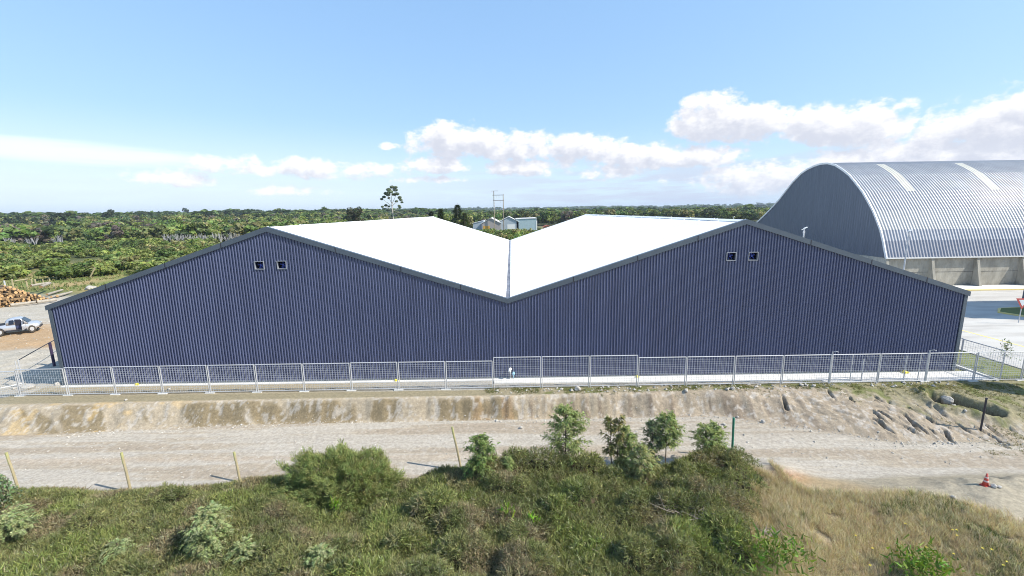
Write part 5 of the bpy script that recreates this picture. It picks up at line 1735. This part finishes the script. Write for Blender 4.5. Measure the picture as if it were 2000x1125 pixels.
sapling('sapling nearest the green post', 1386, 905, 825, 1.45, G1, 7, 1.7, .22, split=2)
sapling('dense light green sapling beside the tallest wooden post', 938, 948, 845, 1.15, [(.25, .33, .11), (.22, .30, .10), (.15, .21, .08)], 8, 2.0, .05)
sapling('tiny thin sapling right of the dense light green one', 992, 945, 888, .5, G1, 9, .55, .1)
sapling('pale grey green feathery sapling standing in the left scrub', 415, 1085, 990, 1.0, G3, 10, 2.2, .02)
sapling('small pale feathery sapling near the bottom edge of the photo', 632, 1115, 1068, .65, G3, 11, .8, .02)
sapling('small pale feathery sapling in the lower left scrub', 238, 1095, 1055, .6, G3, 12, .7, .02)
sapling('pale feathery fronds right of the larger pale sapling', 478, 1105, 1062, .8, G3, 13, .7, .02)
sapling('pale umbrella shaped young tree under the leafy shrub at the left edge', 26, 1075, 1003, 1.3, G3, 14, 1.2, .55)
# glossy shrub at the left edge
p0 = PZ(8, 1010, -.6); r = np.random.default_rng(15)
t = thing('leafy_shrub', 'glossy leaved upright shrub at the left edge of the photo', 'shrub', (p0[0] - .2, p0[1], hz(p0[0], p0[1])))
b = MB()
n = 2600; zt = r.uniform(.15, 1, n); a = r.uniform(0, 6.28, n); rad = (1 - zt) ** .7 * 1.05 * np.sqrt(r.uniform(.1, 1, n)) + .05
for i in range(9):
    a_ = i * .7; b.tube([(0, 0, -.1), (math.cos(a_) * .35, math.sin(a_) * .35, 1.1), (math.cos(a_) * .45, math.sin(a_) * .45, 1.9)], [.03, .02, .006], 5)
b.build('stems', M['bark'], t)
c = np.stack([np.cos(a) * rad, np.sin(a) * rad, zt * 2.4], -1)
Q = disc_leaves(c, unit(r.normal(0, .6, (n, 3)) + [0, -.2, .8]), r.uniform(.04, .075, n), r, .5)
quads_obj('foliage', Q, jit([(.17, .23, .11), (.25, .31, .18), (.12, .17, .08)], n, r, .25), M['leaf'], t)
# bright broad leaved plants in the middle
for (px, py, s, lab) in [(992, 1012, .62, 'bright lime green broad leaved plant in the middle of the scrub'), (1042, 1025, .50, 'lime green leafy plant right of the brightest one'), (655, 990, .36, 'small lime green plant in front of the round bush'), (1512, 1090, .6, 'bright green grassy bush in the lower right scrub'), (1800, 1112, .5, 'green bush at the bottom edge under the dry grass')]:
    r = np.random.default_rng(px); p0 = PZ(px, py, -.3)
    z0_ = hz(p0[0], p0[1]); p0 = PZ(px, py, z0_ + .55)
    t = thing('leafy_plant', lab, 'plant', (p0[0], p0[1], hz(p0[0], p0[1])))
    b = MB(); n = 46 if px < 1400 else 420
    sp_ = .28 if px < 1400 else 1.0
    for i in range(6): a_ = r.uniform(0, 6.28); b.tube([(0, 0, 0), (math.cos(a_) * .1, math.sin(a_) * .1, .5 + s * .5)], .008, 4)
    b.build('stems', M['bark'], t)
    c = np.stack([r.normal(0, sp_ * s, n), r.normal(0, sp_ * s * .7, n), .45 + r.uniform(0, s, n)], -1)
    Q = blade_quads(c, unit(r.normal(0, .6, (n, 3)) + [0, 0, .6]), r.uniform(.14, .30, n), r.uniform(.04, .085, n), r, .25)
    quads_obj('leaves', Q, jit([(.24, .38, .04), (.20, .33, .05)] if px < 1400 else [(.13, .22, .04), (.18, .26, .05)], n, r, .15), M['leaf'], t)
# dead branches
def dead(px, py, lab, n, s, seed):
    r = np.random.default_rng(seed); p0 = PZ(px, py, -.3); g0 = hz(p0[0], p0[1])
    b = MB()
    for i in range(n):
        a = r.uniform(0, 6.28); l = r.uniform(.4, 1.0) * s
        e = Vector((math.cos(a) * l, math.sin(a) * l * .7, r.uniform(.25, .6) * s))
        k1 = e * .5 + Vector((r.normal(0, .08), r.normal(0, .08), .12 * s))
        b.tube([(0, 0, .3), k1, e], [.016, .011, .005], 4)
        for j in range(2):
            f = k1 + Vector((r.normal(0, .25) * s, r.normal(0, .2) * s, r.uniform(.0, .3) * s)); b.tube([k1, f], [.009, .004], 4)
    o = b.build('dead_branch', M['twig']); o.location = (p0[0], p0[1], g0 + .35); tag(o, lab, 'dead branch')


dead(1345, 1015, 'spreading grey dead branch pile in the scrub below the saplings', 16, 1.5, 1)
dead(1490, 1045, 'small dead branch in the dry grass right of the branch pile', 7, .8, 2)
dead(1190, 1075, 'thin curved dead branch low in the middle scrub', 4, 1.0, 3)
dead(1440, 1085, 'grey dead twigs beside the bright green grassy bush', 10, .8, 4)
# young tree behind the right fence
p0 = PZ(1955, 722, 0)
r = np.random.default_rng(66)
t = thing('young_tree', 'thin young tree with few leaves standing on the lawn behind the right fence', 'tree', (p0[0], p0[1], 0))
b = MB(); b.tube([(0, 0, 0), (.05, 0, 1.0), (.12, 0, 1.9)], [.03, .02, .008], 6)
for i in range(8): a_ = r.uniform(0, 6.28); z_ = r.uniform(.8, 1.7); b.tube([(.05, 0, z_), (.05 + .35 * math.cos(a_), .35 * math.sin(a_), z_ + .2)], .008, 4)
b.build('trunk', M['bark'], t)
n = 130; c = np.stack([r.normal(.1, .22, n), r.normal(0, .2, n), r.uniform(.8, 2.1, n)], -1)
quads_obj('crown', disc_leaves(c, unit(r.normal(size=(n, 3))), r.uniform(.04, .08, n), r), jit([(.09, .15, .05), (.15, .22, .08)], n, r), M['leaf'], t)

# ------------------------------------------------------------------ air
b = MB(); b.box(-9500, 9500, -80, 9500, -40, 120)
hzm = bpy.data.materials.new('haze'); hzm.use_nodes = True
nt = hzm.node_tree; nt.nodes.clear()
pv = nt.nodes.new('ShaderNodeVolumePrincipled'); pv.inputs['Color'].default_value = (.72, .84, 1, 1); pv.inputs['Density'].default_value = HAZE_D; pv.inputs['Anisotropy'].default_value = 0
mo = nt.nodes.new('ShaderNodeOutputMaterial'); nt.links.new(pv.outputs[0], mo.inputs['Volume'])
if HAZE_D > 0:
    hzo = b.build('haze', hzm); tag(hzo, kind='stuff')
